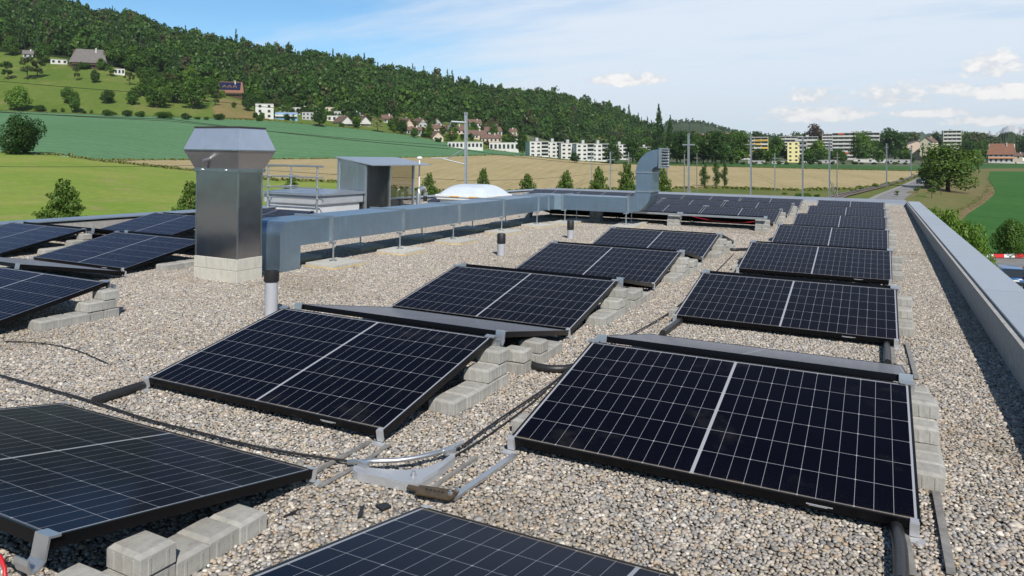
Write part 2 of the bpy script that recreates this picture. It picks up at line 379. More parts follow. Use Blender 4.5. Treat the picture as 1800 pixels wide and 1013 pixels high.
def tile_roof(name, c1, c2):
    m, t, b, out = mat(name); tc = t.n('ShaderNodeTexCoord'); v = tc.outputs['Object']
    n = t.noise(v, .8, 5, .7); n2 = t.noise(v, 6, 2, .5)
    c = t.mix(t.ramp(n, .3, .7), (*c1, 1), (*c2, 1)); c = t.mix(t.m('MULTIPLY', n2, .4), c, tuple(.5 * k for k in c1) + (1,))
    t.l(c, b.inputs['Base Color']); b.inputs['Roughness'].default_value = .85
    sp = t.n('ShaderNodeSeparateXYZ'); t.l(v, sp.inputs[0])
    bp = t.n('ShaderNodeBump', i_Strength=.6, i_Distance=.05); t.l(t.m('SINE', t.m('MULTIPLY', sp.outputs[2], 28)), bp.inputs['Height']); t.l(bp.outputs[0], b.inputs['Normal'])
    return m

MT = dict(
    glass=panel_glass('solar_cells'),
    frame=simple('black_anodised', (.010, .010, .012), .32, .6, spec=.4),
    back=simple('panel_back', (.02, .02, .022), .6),
    alu=metal('mill_aluminium', (.66, .67, .68), .36, metallic=.85),
    aludull=metal('weathered_aluminium', (.50, .50, .50), .55, metallic=.5),
    flare=metal('flare_sheet', (.50, .48, .48), .30, metallic=.72),
    dusty=simple('dusty_rail', (.26, .25, .235), .8, .2, var=.2, vscale=20),
    plate_=metal('bracket_plate', (.60, .61, .63), .42, metallic=.5),
    galv=metal('galvanised_duct', (.37, .475, .575), .36, spangle=.18, metallic=.88, streak=.22, wave=.10, wscale=2.0),
    galvl=metal('galvanised_flange', (.60, .64, .66), .45, spangle=.2),
    steel=metal('stainless_chimney', (.52, .52, .54), .20, wave=.16, wscale=2.0, streak=.0),
    steelb=metal('brushed_stainless', (.56, .58, .58), .28, wave=.15, wscale=3, streak=.55),
    hood=metal('hood_sheet', (.46, .52, .62), .38, metallic=.55, wave=.1, wscale=2.0, streak=.06),
    coping=metal('coping_sheet', (.47, .51, .57), .38, wave=.25, wscale=2.0, metallic=.65, streak=.12),
    block=concrete('concrete_block', (.36, .35, .325), (.49, .48, .445)),
    pad=concrete('concrete_paving', (.50, .48, .44), (.64, .62, .57)),
    parapet=concrete('parapet_concrete', (.36, .35, .33), (.50, .48, .45), .4),
    footing=concrete('painted_footing', (.56, .54, .47), (.66, .63, .55), .25),
    foam=simple('yellow_mat', (.62, .47, .20), .9, var=.2, vscale=8),
    pvc=simple('grey_pvc', (.42, .43, .46), .42, var=.08),
    rubber=simple('black_rubber', (.018, .018, .020), .55),
    hose=simple('black_conduit', (.022, .022, .024), .42, bump=.2, bscale=60),
    redwire=simple('red_cable', (.55, .02, .03), .45),
    white=simple('white_plastic', (.80, .80, .80), .4, var=.04),
    dome=simple('acrylic_dome', (.60, .66, .74), .22, var=.05, coat=.5),
    orange=simple('orange_sticker', (.80, .38, .06), .5),
    rust=simple('bronze_plate', (.10, .062, .028), .45, .6, col2=(.17, .11, .05), vscale=25),
    hatchw=simple('hatch_white', (.62, .63, .65), .5, var=.06),
    hatchg=simple('hatch_grey', (.40, .42, .45), .45, var=.06),
    dark=simple('dark_interior', (.02, .02, .022), .7),
    lid=simple('dark_lid', (.07, .06, .055), .55, .3),
    peb=pebble_mat(),
    bed=simple('gravel_bed', (.17, .155, .135), .95, var=.3, vscale=60),
    bark=simple('bark', (.075, .055, .040), .9, var=.3, vscale=5),
    wallw=simple('white_render', (.60, .59, .56), .85, var=.05, vscale=.4),
    wallc=simple('cream_render', (.70, .63, .46), .85, var=.05, vscale=.4),
    walll=simple('lemon_render', (.76, .68, .34), .85, var=.05, vscale=.4),
    wallp=simple('pinkish_render', (.58, .46, .37), .85, var=.06, vscale=.4),
    wallg=simple('grey_render', (.42, .42, .41), .85, var=.06, vscale=.4),
    wallb=simple('blue_render', (.22, .42, .68), .8, var=.06, vscale=.4),
    wood=simple('dark_timber', (.07, .040, .024), .8, var=.25, vscale=2),
    rooft=tile_roof('clay_tiles', (.23, .105, .065), (.33, .16, .10)),
    roofb=tile_roof('brown_tiles', (.15, .095, .075), (.22, .13, .10)),
    roofg=tile_roof('grey_slates', (.15, .135, .13), (.22, .20, .19)),
    flatroof=simple('flat_roofing', (.38, .37, .35), .9, var=.1, vscale=.5),
    pane=simple('window_glass', (.030, .036, .045), .12, spec=.4),
    sol=simple('roof_solar', (.012, .018, .05), .12, spec=.8),
    yellow=simple('yellow_parapet', (.72, .45, .03), .6),
    redaw=simple('red_awning', (.70, .12, .06), .7),
    orangeaw=simple('orange_awning', (.75, .27, .10), .7),
    bandc=simple('concrete_band', (.56, .55, .52), .8, var=.08, vscale=.6),
    asphalt=simple('asphalt', (.21, .205, .20), .9, var=.15, vscale=.5, bump=.2, bscale=8),
    kerb=simple('kerb_stone', (.27, .26, .245), .9, var=.1),
    ballast=simple('track_ballast', (.16, .12, .10), .95, var=.3, vscale=3),
    rail=metal('rail_steel', (.30, .24, .20), .4),
    mast=metal('galvanised_mast', (.34, .37, .41), .5, metallic=.6),
    mastd=simple('dark_wood_mast', (.19, .18, .18), .8, var=.15, vscale=2),
    tyre=simple('tyre', (.02, .02, .02), .8), rim=metal('alloy_rim', (.55, .55, .56), .3),
    blue=simple('blue_paint', (.015, .10, .26), .35, coat=.35), dkblue=simple('dark_blue_paint', (.015, .03, .07), .3, coat=.4),
    black=simple('black_paint', (.012, .012, .014), .25, coat=1), silver=simple('silver_paint', (.45, .47, .50), .3, .5, coat=1),
    wine=simple('wine_paint', (.16, .015, .02), .25, coat=1),
    tail=simple('tail_light', (.55, .01, .015), .15, coat=1), head=simple('head_light', (.7, .72, .75), .1),
    trim=simple('car_trim', (.02, .02, .022), .5), plate=simple('number_plate', (.75, .75, .72), .4),
    barrier=stripes('red_white', (.62, .03, .03), (.80, .80, .80), 0, 2.2),
    insul=simple('insulator', (.16, .06, .04), .3),
)
LF = dict(
    forest=leaf_mat('forest_leaves', (.030, .076, .015), (.062, .130, .026)),
    dark=leaf_mat('dark_leaves', (.023, .058, .013), (.046, .100, .021)),
    mid=leaf_mat('green_leaves', (.042, .100, .016), (.085, .160, .026)),
    light=leaf_mat('bright_leaves', (.085, .165, .022), (.15, .25, .040)),
    olive=leaf_mat('olive_leaves', (.050, .072, .024), (.095, .115, .040)),
    pine=leaf_mat('pine_needles', (.040, .046, .022), (.078, .080, .040), .1),
    pale=leaf_mat('blossom_leaves', (.20, .22, .09), (.40, .38, .18)),
    bronze=leaf_mat('copper_leaves', (.050, .034, .024), (.085, .055, .035)),
    conifer=leaf_mat('needles', (.018, .046, .016), (.038, .078, .026), .1),
    young=leaf_mat('young_leaves', (.055, .110, .020), (.11, .175, .035)),
    margin=leaf_mat('margin_grass', (.15, .21, .045), (.26, .25, .10)),
    yellow=leaf_mat('yellow_blossom', (.45, .33, .02), (.62, .48, .04)),
)

# ------------------------------------------------------------------ terrain: bands between lines of known depth
def curve(pts):
    a = np.array(pts, float)
    return lambda px: (float(np.interp(px, a[:, 0], a[:, 1])), float(np.interp(px, a[:, 0], a[:, 2])))
CURVES = [
    curve([(-900, CY + FL * 8.5 / 12, 12), (1450, CY + FL * 8.5 / 12, 12), (1680, CY + FL * 10.4 / 12, 12), (2700, CY + FL * 10.4 / 12, 12)]),
    curve([(-900, 262, 230), (0, 269, 190), (100, 273, 190), (180, 284, 190), (345, 301, 185), (480, 317, 180), (600, 321, 178), (740, 335, 172), (900, 337, 170),
           (1100, 333, 174), (1250, 331, 176), (1400, 335, 170), (1500, 333, 175), (1580, 322, 215), (1620, 307, 290), (1640, 304, 330), (1700, 302, 380), (1800, 301, 420), (2700, 301, 420)]),
    curve([(-900, 261.5, 231), (0, 268.6, 191), (100, 272.6, 191), (175, 282.5, 192), (330, 281.5, 240), (480, 280.5, 290), (600, 279, 310), (740, 277, 330), (870, 273, 360), (930, 275, 370),
           (1000, 282, 370), (1100, 289, 360), (1250, 293, 350), (1500, 299, 335), (1600, 301, 330), (1640, 300, 380), (1700, 297, 450), (1800, 296, 500), (2700, 296, 500)]),
    curve([(-900, 188, 420), (0, 195, 400), (180, 202, 410), (330, 207, 420), (480, 213, 430), (560, 220, 440), (640, 228, 450), (720, 238, 465), (800, 254, 480), (870, 265, 490), (930, 270, 500),
           (1000, 279, 480), (1100, 285, 470), (1250, 286.5, 470), (1600, 292, 440), (1640, 291, 480), (1700, 289, 600), (1800, 287.5, 700), (2700, 287, 700)]),
    curve([(-900, 80, 560), (0, 92, 540), (60, 96, 540), (120, 104, 540), (190, 112, 540), (240, 130, 530), (270, 142, 530), (340, 152, 540), (380, 160, 545), (440, 180, 540), (520, 190, 560), (600, 196, 580),
           (680, 202, 600), (760, 212, 640), (850, 222, 690), (920, 236, 720), (1000, 256, 740), (1060, 264, 760), (1130, 272, 780), (1300, 279, 800), (1640, 281, 800), (1800, 282, 900), (2700, 282, 900)]),
    curve([(-900, -40, 800), (0, 10, 800), (100, 22, 810), (170, 40, 820), (250, 52, 840), (300, 74, 850), (400, 91, 860), (500, 106, 880), (600, 120, 900), (700, 139, 930), (760, 149, 950), (830, 164, 980), (880, 173, 1000),
           (960, 180, 1030), (1060, 197, 1060), (1100, 210, 1070), (1150, 236, 1080), (1190, 262, 1100), (1300, 276, 1200), (1640, 278, 1300), (1800, 279, 1300), (2700, 279, 1300)]),
    curve([(-900, 60, 1100), (0, 110, 1100), (400, 160, 1150), (830, 220, 1300), (1060, 245, 1350), (1190, 270, 1450), (1300, 275, 1600), (1700, 276, 1800), (2700, 276, 1800)]),
]
def band_pt(k, px, t):
    px = float(px); t = float(t)
    y0, D0 = CURVES[k](px); y1, D1 = CURVES[k + 1](px)
    z0 = CAM.z - (y0 - CY) / FL * D0; z1 = CAM.z - (y1 - CY) / FL * D1
    D = D0 + (D1 - D0) * t; z = z0 + (z1 - z0) * t
    p = CAM + D * (Fv + (px - CX) / FL * R0); p.z = z
    return p, D
def ground(px, y, lift=0.0):                       # where the line of sight through a photo pixel meets the terrain
    for k in range(len(CURVES) - 1):
        y0, D0 = CURVES[k](px); y1, D1 = CURVES[k + 1](px)
        if y0 >= y >= y1 or k == len(CURVES) - 2:
            z0 = CAM.z - (y0 - CY) / FL * D0; z1 = CAM.z - (y1 - CY) / FL * D1
            s = (z1 - z0) / (D1 - D0) if D1 != D0 else 0
            D = (CAM.z - z0 + s * D0) / (s + (y - CY) / FL)
            p = at(px, y, D); p.z += lift; return p, D
def strip(name, material, k, x0, x1, nx, ny, kind='structure', rough=0.0):
    P = np.zeros((ny + 1, nx + 1, 3))
    for i in range(ny + 1):
        for j in range(nx + 1):
            p, D = band_pt(k, x0 + (x1 - x0) * j / nx, i / ny); P[i, j] = p
    return tag(link(name, grid_mesh(name, P, material)), kind=kind)

FM = dict(
    meadow=field_mat('meadow_grass', [(.205, .300, .050), (.275, .325, .070), (.320, .280, .120)], .05, 1.0, (YAW + R(75), 7.0, .16), bump=.5),
    stubble=field_mat('stubble', [(.41, .335, .175), (.46, .365, .20), (.37, .285, .15)], .03, .9, (YAW + R(8), 4.0, .22), tram=(YAW + R(14), 17.0)),
    wheat=field_mat('young_wheat', [(.105, .225, .105), (.125, .250, .125), (.095, .205, .095)], .012, .5, (YAW + R(86), 9.0, .30), tram=(YAW + R(62), 21.0)),
    strip=field_mat('green_crop', [(.045, .120, .030), (.060, .140, .038)], .02, .5),
    slope=field_mat('hill_pasture', [(.105, .165, .030), (.145, .195, .042), (.215, .195, .075)], .014, .35),
    verge=field_mat('verge_grass', [(.115, .155, .034), (.155, .170, .050), (.20, .175, .085)], .08, 1.0, bump=.5),
    dry=field_mat('dry_grass', [(.20, .17, .075), (.155, .165, .055), (.25, .185, .105)], .06, 1.5),
    earth=field_mat('reddish_earth', [(.21, .150, .085), (.235, .175, .09)], .2, 2),
    maize=field_mat('green_field', [(.042, .140, .026), (.055, .160, .034)], .03, .8, (YAW - R(20), 1.6, .5), tram=(YAW - R(20), 15.0)),
    floor=field_mat('forest_floor', [(.022, .040, .012), (.035, .055, .016)], .05, .3),
    town=field_mat('town_ground', [(.075, .12, .04), (.16, .155, .13), (.09, .13, .05)], .03, .4),
    far=field_mat('far_wood', [(.035, .060, .025), (.055, .085, .032), (.028, .048, .022)], .006, .03),
    snow=field_mat('far_alps', [(.30, .31, .32), (.62, .63, .65), (.16, .17, .17)], .0006, .002),
)
g = bpy.data.meshes.new('ground'); c_ = Fv * 0
g.from_pydata([(-5500, -3000, -9.6), (5500, -3000, -9.6), (5500, 8000, -9.6), (-5500, 8000, -9.6)], [], [(0, 1, 2, 3)]); g.materials.append(FM['town'])
tag(link('ground', g), kind='structure')
strip('meadow', FM['meadow'], 0, -900, 600, 100, 24)
strip('rail_verge', FM['verge'], 0, 600, 2700, 120, 24)
strip('stubble_field', FM['stubble'], 1, 171, 1640, 120, 8)
strip('town_meadow', FM['dry'], 1, 1640, 2700, 20, 4)
strip('wheat_field', FM['wheat'], 2, -900, 930, 120, 10)
strip('crop_strip', FM['strip'], 2, 930, 2700, 60, 6)
strip('hill_pasture', FM['slope'], 3, -900, 930, 140, 14)
strip('town_ground', FM['town'], 3, 930, 2700, 60, 8)
strip('forest_floor', FM['floor'], 4, -900, 1200, 120, 10)
strip('plain', FM['town'], 4, 1200, 2700, 40, 6)
strip('hill_back', FM['floor'], 5, -900, 2700, 60, 4)
def drape(name, poly, material, lift, kind='structure', n=14):
    """poly: photo points of a left and a right border, bottom to top"""
    L_, R_ = [np.array(q, float) for q in poly]
    P = np.zeros((n + 1, 7, 3))
    def along(q, s):
        d = np.r_[0, np.cumsum(np.hypot(*np.diff(q, axis=0).T))]; d /= d[-1]
        return np.interp(s, d, q[:, 0]), np.interp(s, d, q[:, 1])
    for i in range(n + 1):
        a = along(L_, i / n); b = along(R_, i / n)
        for j in range(7):
            f = j / 6; p, D = ground(a[0] + (b[0] - a[0]) * f, a[1] + (b[1] - a[1]) * f, lift); P[i, j] = p
    return tag(link(name, grid_mesh(name, P, material)), kind=kind)
# dry meadow, ploughed rim and the green field beside the road
drape('dry_meadow', ([(1500, 460), (1560, 352), (1620, 322), (1660, 306)], [(1760, 460), (1735, 352), (1745, 320), (1748, 303)]), FM['dry'], .04)
drape('earth_rim', ([(1652, 392), (1680, 374), (1715, 358), (1736, 340), (1738, 330)], [(1672, 398), (1700, 380), (1728, 362), (1750, 344), (1747, 328)]), FM['earth'], .08)
drape('green_field', ([(1745, 449), (1705, 412), (1690, 392), (1700, 378), (1728, 360), (1749, 342), (1747, 328), (1736, 316), (1740, 302)], [(2500, 452), (2450, 400), (2400, 360), (2350, 340), (2300, 330), (2250, 322), (2200, 315), (2150, 308), (2100, 302.5)]), FM['maize'], .12, n=30)
drape('road', ([(1500, 372), (1548, 345), (1590, 328), (1628, 309), (1642, 303.5)], [(1572, 372), (1592, 349), (1615, 333), (1641, 311), (1648, 303.5)]), MT['asphalt'], .10)
drape('road_verge', ([(1486, 372), (1538, 345), (1584, 327), (1624, 309)], [(1502, 372), (1549, 345), (1591, 328), (1628.5, 309)]), MT['kerb'], .16)
drape('track_bed', ([(1380, 372), (1468, 344), (1540, 329), (1590, 315), (1624, 304)], [(1440, 372), (1492, 346), (1556, 330), (1598, 316), (1629, 304)]), MT['ballast'], .25)
drape('parking_lot', ([(1500, 900), (1600, 520), (1700, 453)], [(2600, 900), (2600, 520), (2600, 455)]), MT['asphalt'], .06)
drape('hill_field', ([(1030, 256), (1035, 238)], [(1095, 258), (1060, 240)]), FM['dry'], .8, n=4)
drape('hay_meadow', ([(380, 207), (372, 192), (392, 172)], [(475, 211), (450, 200), (425, 180)]), field_mat('hay', [(.27, .20, .09), (.21, .19, .07)], .05, .4), .25, n=5)
for (a, b, nm) in [((1410, 1470 + 4, 1546, 1592.5, 1625), 0, 'rail'), ((1424, 1481 + 4, 1551, 1595.5, 1627), 0, 'rail')]:
    m_ = MB(); ys = (368, 345, 329.5, 315.5, 304.3); pts = [ground(x, y, .42)[0] for x, y in zip(a, ys)]
    m_.tube(pts, .09, 6); o = m_.build('railway_rail', MT['rail']); tag(o, 'rusty steel rail on brown ballast, %s of the two curving rails' % ('outer field-side one' if a[0] == 1410 else 'inner road-side one'), 'rail', 'railway rails')

def far_ridge(name, material, D, pts, depth, ny=6, rough=0, tree=0):
    """a distant ridge: front slope from the plain up to a skyline given in photo pixels"""
    a = np.array(pts, float); nx = 160; xs = np.linspace(a[0, 0], a[-1, 0], nx + 1); P = np.zeros((ny + 3, nx + 1, 3))
    for j, px in enumerate(xs):
        top = np.interp(px, a[:, 0], a[:, 1]); zt = CAM.z + (CY - top) / FL * D + rng.normal(0, rough)
        for i in range(ny + 1):
            f = i / ny; d = D - depth * (1 - f); p = at(px, CY, d); p.z = -7.6 + (zt + 7.6) * math.sin(f * math.pi / 2) ** 1.2 + (rng.normal(0, rough * .7) if 0 < i < ny else 0); P[i, j] = p
        for i in (1, 2):
            p = at(px, CY, D + depth * .5 * i); p.z = -7.6 + (zt + 7.6) * (1 - i / 2) ** 1.5; P[ny + i, j] = p
    return tag(link(name, grid_mesh(name, P, material)), kind='structure')
far_ridge('wooded_hill', FM['far'], 2600, [(1120, 262), (1160, 226), (1180, 218), (1205, 215.5), (1235, 219), (1260, 226), (1290, 234), (1340, 241), (1400, 244), (1480, 262)], 700, 8, 3.0)
far_ridge('low_hills', FM['far'], 4300, [(1240, 262), (1290, 236), (1340, 240), (1400, 243), (1440, 239), (1500, 238), (1560, 233), (1600, 231.5), (1640, 236), (1700, 241), (1780, 243), (1900, 240), (2100, 250)], 900, 6, 4.0)
far_ridge('near_pasture', FM['slope'], 1700, [(1180, 268), (1210, 235), (1250, 243), (1300, 255), (1345, 268)], 400, 5, .3)
far_ridge('alps', FM['snow'], 8200, [(1560, 262), (1620, 240), (1680, 234), (1710, 236), (1750, 230), (1775, 221), (1800, 225), (1840, 216), (1900, 222), (1980, 230), (2100, 255)], 1500, 8, 20)
far_ridge('wooded_knoll', FM['far'], 1250, [(1728, 268), (1745, 246), (1760, 234), (1775, 231), (1792, 237), (1812, 247), (1840, 262)], 160, 6, 1.2)

# ------------------------------------------------------------------ trees
def leaf_quads(blobs, n, s, inner=.25, up=.3, stretch=1.35, jit=.42):
    b = np.array(blobs, float); w = (b[:, 3] * b[:, 4] + b[:, 4] * b[:, 5] + b[:, 3] * b[:, 5]); w = w ** .7; w /= w.sum()
    k = rng.choice(len(b), n, p=w); d = rng.normal(size=(n, 3)); d /= np.linalg.norm(d, axis=1)[:, None]
    rho = np.where(rng.random(n) < inner, rng.uniform(.3, .8, n), rng.uniform(.8, 1.06, n))
    c = b[k, :3] + d * b[k, 3:6] * rho[:, None]
    nn = d * 1.1 + rng.normal(size=(n, 3)) * jit + np.array([0, 0, up]); nn /= np.linalg.norm(nn, axis=1)[:, None]
    r = rng.normal(size=(n, 3)); u = np.cross(nn, r); u /= np.linalg.norm(u, axis=1)[:, None]; v = np.cross(nn, u)
    sz = s * rng.uniform(.6, 1.4, n)[:, None]; u = u * sz * stretch * .5; v = v * sz * .5
    return np.stack([c - u * .9 - v * .5, c + u * .2 - v, c + u * 1.1 + v * .2, c - u * .1 + v], 1)
def blobs_for(kind, r):
    B = []
    if kind == 'round':
        for i in range(19):
            a = r.uniform(0, 2 * math.pi); q = r.uniform(.10, .34); h = r.uniform(.20, .86); q *= math.sqrt(max(.2, 1 - ((h - .48) / .48) ** 2))
            s = r.uniform(.13, .22); B.append((q * math.cos(a), q * math.sin(a), h, s, s, s * .80))
        B.append((0, 0, .48, .37, .37, .38))
        B.append((r.uniform(-.08, .08), r.uniform(-.08, .08), .86, .15, .15, .14))
    elif kind == 'airy':
        for i in range(15):
            a = r.uniform(0, 2 * math.pi); q = r.uniform(.10, .40); h = r.uniform(.32, .90); s = r.uniform(.08, .15)
            q *= math.sqrt(max(.2, 1 - ((h - .55) / .45) ** 2)); B.append((q * math.cos(a), q * math.sin(a), h, s, s, s * .7))
    elif kind == 'column':
        for i in range(16):
            h = .10 + .86 * i / 15; q = .40 * math.sin(math.pi * min(1, (h * .93 + .10))) ** .7
            a = r.uniform(0, 6.3); s = max(.07, q * .62); B.append((q * .42 * math.cos(a), q * .42 * math.sin(a), h, s, s, .085))
    elif kind == 'cone':
        for i in range(70):
            h = .12 + .86 * (i / 69) ** .8; q = .48 * (1 - h) ** .62 + .012; a = i * 2.4 + r.uniform(-.5, .5)
            s = max(.02, q * .42) * r.uniform(.75, 1.2); f = r.uniform(.45, .85); B.append((q * f * math.cos(a), q * f * math.sin(a), h, s, s, .020 + s * .10))
        for i in range(12):
            h = .15 + .07 * i; q = .30 * (1 - h) ** .62 + .01; B.append((0, 0, h, q, q, .05))
    elif kind == 'conifer':
        for i in range(22):
            h = .08 + .90 * i / 21; q = .42 * (1 - h) ** .9 + .015
            for j in range(3):
                a = r.uniform(0, 6.3); B.append((q * .5 * math.cos(a), q * .5 * math.sin(a), h - .01, q * .55, q * .55, .028))
    elif kind == 'bush':
        for i in range(12):
            a = r.uniform(0, 6.3); q = r.uniform(.05, .34); s = r.uniform(.13, .22); B.append((q * math.cos(a), q * math.sin(a), r.uniform(.22, .74) * (1 - q), s, s, s * 1.15))
        B.append((0, 0, .36, .36, .36, .36))
    return B
LOD = {'far': (520, .092), 'mid': (2600, .044), 'near': (7500, .027)}
VAR = {}
def crown_mesh(kind, leaf, lod, i):
    key = (kind, leaf, lod, i)
    if key not in VAR:
        r = random.Random(hash((kind, i)) % 1000 if False else len(kind) * 31 + i * 7)
        n, s = LOD[lod]
        if kind == 'column': s *= .7
        if kind == 'conifer': s *= .8
        if kind == 'cone': s *= .62; n = int(n * 1.7)
        if kind == 'airy': n = int(n * .62)
        VAR[key] = quads_mesh('crown', leaf_quads(blobs_for(kind, r), n, s, up=.3 if kind != 'conifer' else .1), LF[leaf])
    return VAR[key]
def trunk_mesh(kind):
    key = ('trunk', kind)
    if key not in VAR:
        m = MB(); top = {'round': .62, 'airy': .7, 'bush': .4, 'column': .8, 'cone': .9, 'conifer': .95}[kind]; r0 = {'bush': .03, 'cone': .02, 'column': .04}.get(kind, .032)
        m.tube([(0, 0, -.03), (.004, 0, top * .3), (-.006, .004, top * .65), (0, 0, top)], [r0, r0 * .8, r0 * .5, r0 * .12], 7)
        if kind in ('round', 'airy', 'bush'):
            for a in range(5):
                q = a * 1.3; h = top * (.4 + .08 * a)
                m.tube([(0, 0, h), (.12 * math.cos(q), .12 * math.sin(q), h + .12), (.26 * math.cos(q), .26 * math.sin(q), h + .2)], [r0 * .5, r0 * .35, r0 * .12], 5)
        VAR[key] = m.mesh('trunk', MT['bark'], smooth=True)
    return VAR[key]
TREES = {}
def tree(kind, leaf, px, yb, wpx, hpx, label, name='tree', cat='tree', lod='mid', group=None, D=None, z=None):
    if D is None: p, D = ground(px, yb)
    else: p = at(px, yb, D)
    h = hpx * D / FL; w = wide(px, wpx, D)
    i = random.randrange(5) if lod != 'near' else random.randrange(3)
    o = thing(name, label, cat, p, random.uniform(0, 6.28), group); o.scale = (w, w, h)
    link('crown', crown_mesh(kind, leaf, lod, i), o); link('trunk', trunk_mesh(kind), o)
    return o

# the far wood on the hill: nobody could count it
def forest():
    mats = ['forest', 'dark', 'mid', 'conifer', 'olive', 'pine']
    protos = {'round': [leaf_quads(blobs_for('round', random.Random(50 + i)), 380, .105, jit=.26) for i in range(8)],
              'airy': [leaf_quads(blobs_for('airy', random.Random(60 + i)), 170, .115, jit=.3) for i in range(5)],
              'conifer': [leaf_quads(blobs_for('conifer', random.Random(70 + i)), 240, .085, up=.1, jit=.3) for i in range(5)]}
    from mathutils import noise as mn
    Q = []; MI = []
    def put(px, t, hm=1.0, con=.25, dark=False):
        p, D = band_pt(4, px, t)
        zone = mn.noise(Vector((px * .018, t * 3.0, 1.3))); zone2 = mn.noise(Vector((px * .03, t * 5.0, 7.7)))
        kd = 'conifer' if random.random() < con + zone * .55 else ('airy' if zone2 > .28 and random.random() < .55 else 'round')
        h = random.uniform(12, 21) * random.choice([.8, 1, 1, 1.15]) * hm * (1.22 if kd == 'conifer' else 1)
        w = h * {'round': random.uniform(.55, .98), 'airy': random.uniform(.5, .7), 'conifer': random.uniform(.34, .46)}[kd]
        q = protos[kd][random.randrange(len(protos[kd]))]; a = random.uniform(0, 6.28); c, s = math.cos(a), math.sin(a)
        M = np.array([[c * w, -s * w, 0], [s * w, c * w, 0], [0, 0, h]]); Q.append(q @ M.T + np.array([p.x, p.y, p.z - 1.0]))
        if kd == 'conifer': mi = 3 if random.random() < .8 else 1
        elif kd == 'airy': mi = 5 if random.random() < .7 else 4
        else: mi = random.choices([0, 1, 2, 4], [.45 + zone2 * .2, .35 - zone2 * .3, .15 + max(0, zone2) * .3, .06])[0]
        MI.append(np.full(len(q), mi, np.int32))
    for px in np.arange(-500, 1185, 1.0):
        con = .17 if px < 450 else (.06 if px < 800 else .04)
        for _ in range(2 if px < 900 else 3):
            t = random.random() ** .9
            if 1028 < px < 1096 and t < .16: continue
            put(px + random.random(), .02 + t * .98, 1.0 if px < 1000 else .85, con)
    for px in np.arange(-500, 1190, 6.0): put(px + random.uniform(-3, 3), random.uniform(.95, 1.0), random.uniform(.7, 1.2), .28 if px < 700 else .08)
    for px in np.arange(430, 1120, 3.5): put(px + random.uniform(-2, 2), random.uniform(.0, .06), random.uniform(.5, .8), -.2)   # wooded gardens at the foot of the hill
    Q = np.concatenate(Q); MI = np.concatenate(MI)
    me = quads_mesh('forest', Q, LF['forest'])
    for k in mats[1:]: me.materials.append(LF[k])
    me.polygons.foreach_set('material_index', MI); me.update()
    tag(link('forest', me), 'dense dark green mixed wood covering the long hillside behind the fields', 'forest', kind='stuff')
forest()
def far_wood(name, D, x0, x1, ylo, yhi, n, h, label):
    protos = [leaf_quads(blobs_for('round', random.Random(80 + i)), 60, .28) for i in range(4)] + [leaf_quads(blobs_for('conifer', random.Random(80)), 50, .2)]
    Q = []
    for i in range(n):
        px = random.uniform(x0, x1); p = at(px, random.uniform(ylo(px), yhi(px)), D + random.uniform(-60, 60)); q = protos[random.randrange(5)]; w = h * random.uniform(.5, .8)
        Q.append(q * np.array([w, w, h * random.uniform(.8, 1.2)]) + np.array(p))
    tag(link(name, quads_mesh(name, np.concatenate(Q), LF['forest'])), label, 'forest', kind='stuff')
_t = curve([(1120, 262, 0), (1160, 226, 0), (1180, 218, 0), (1205, 215.5, 0), (1235, 219, 0), (1260, 226, 0), (1290, 234, 0), (1340, 241, 0), (1400, 244, 0)])
far_wood('hilltop_wood', 2550, 1150, 1400, lambda x: _t(x)[0] + 1, lambda x: _t(x)[0] + 24, 900, 17, 'blue-green distant wood covering the small round hill on the horizon')

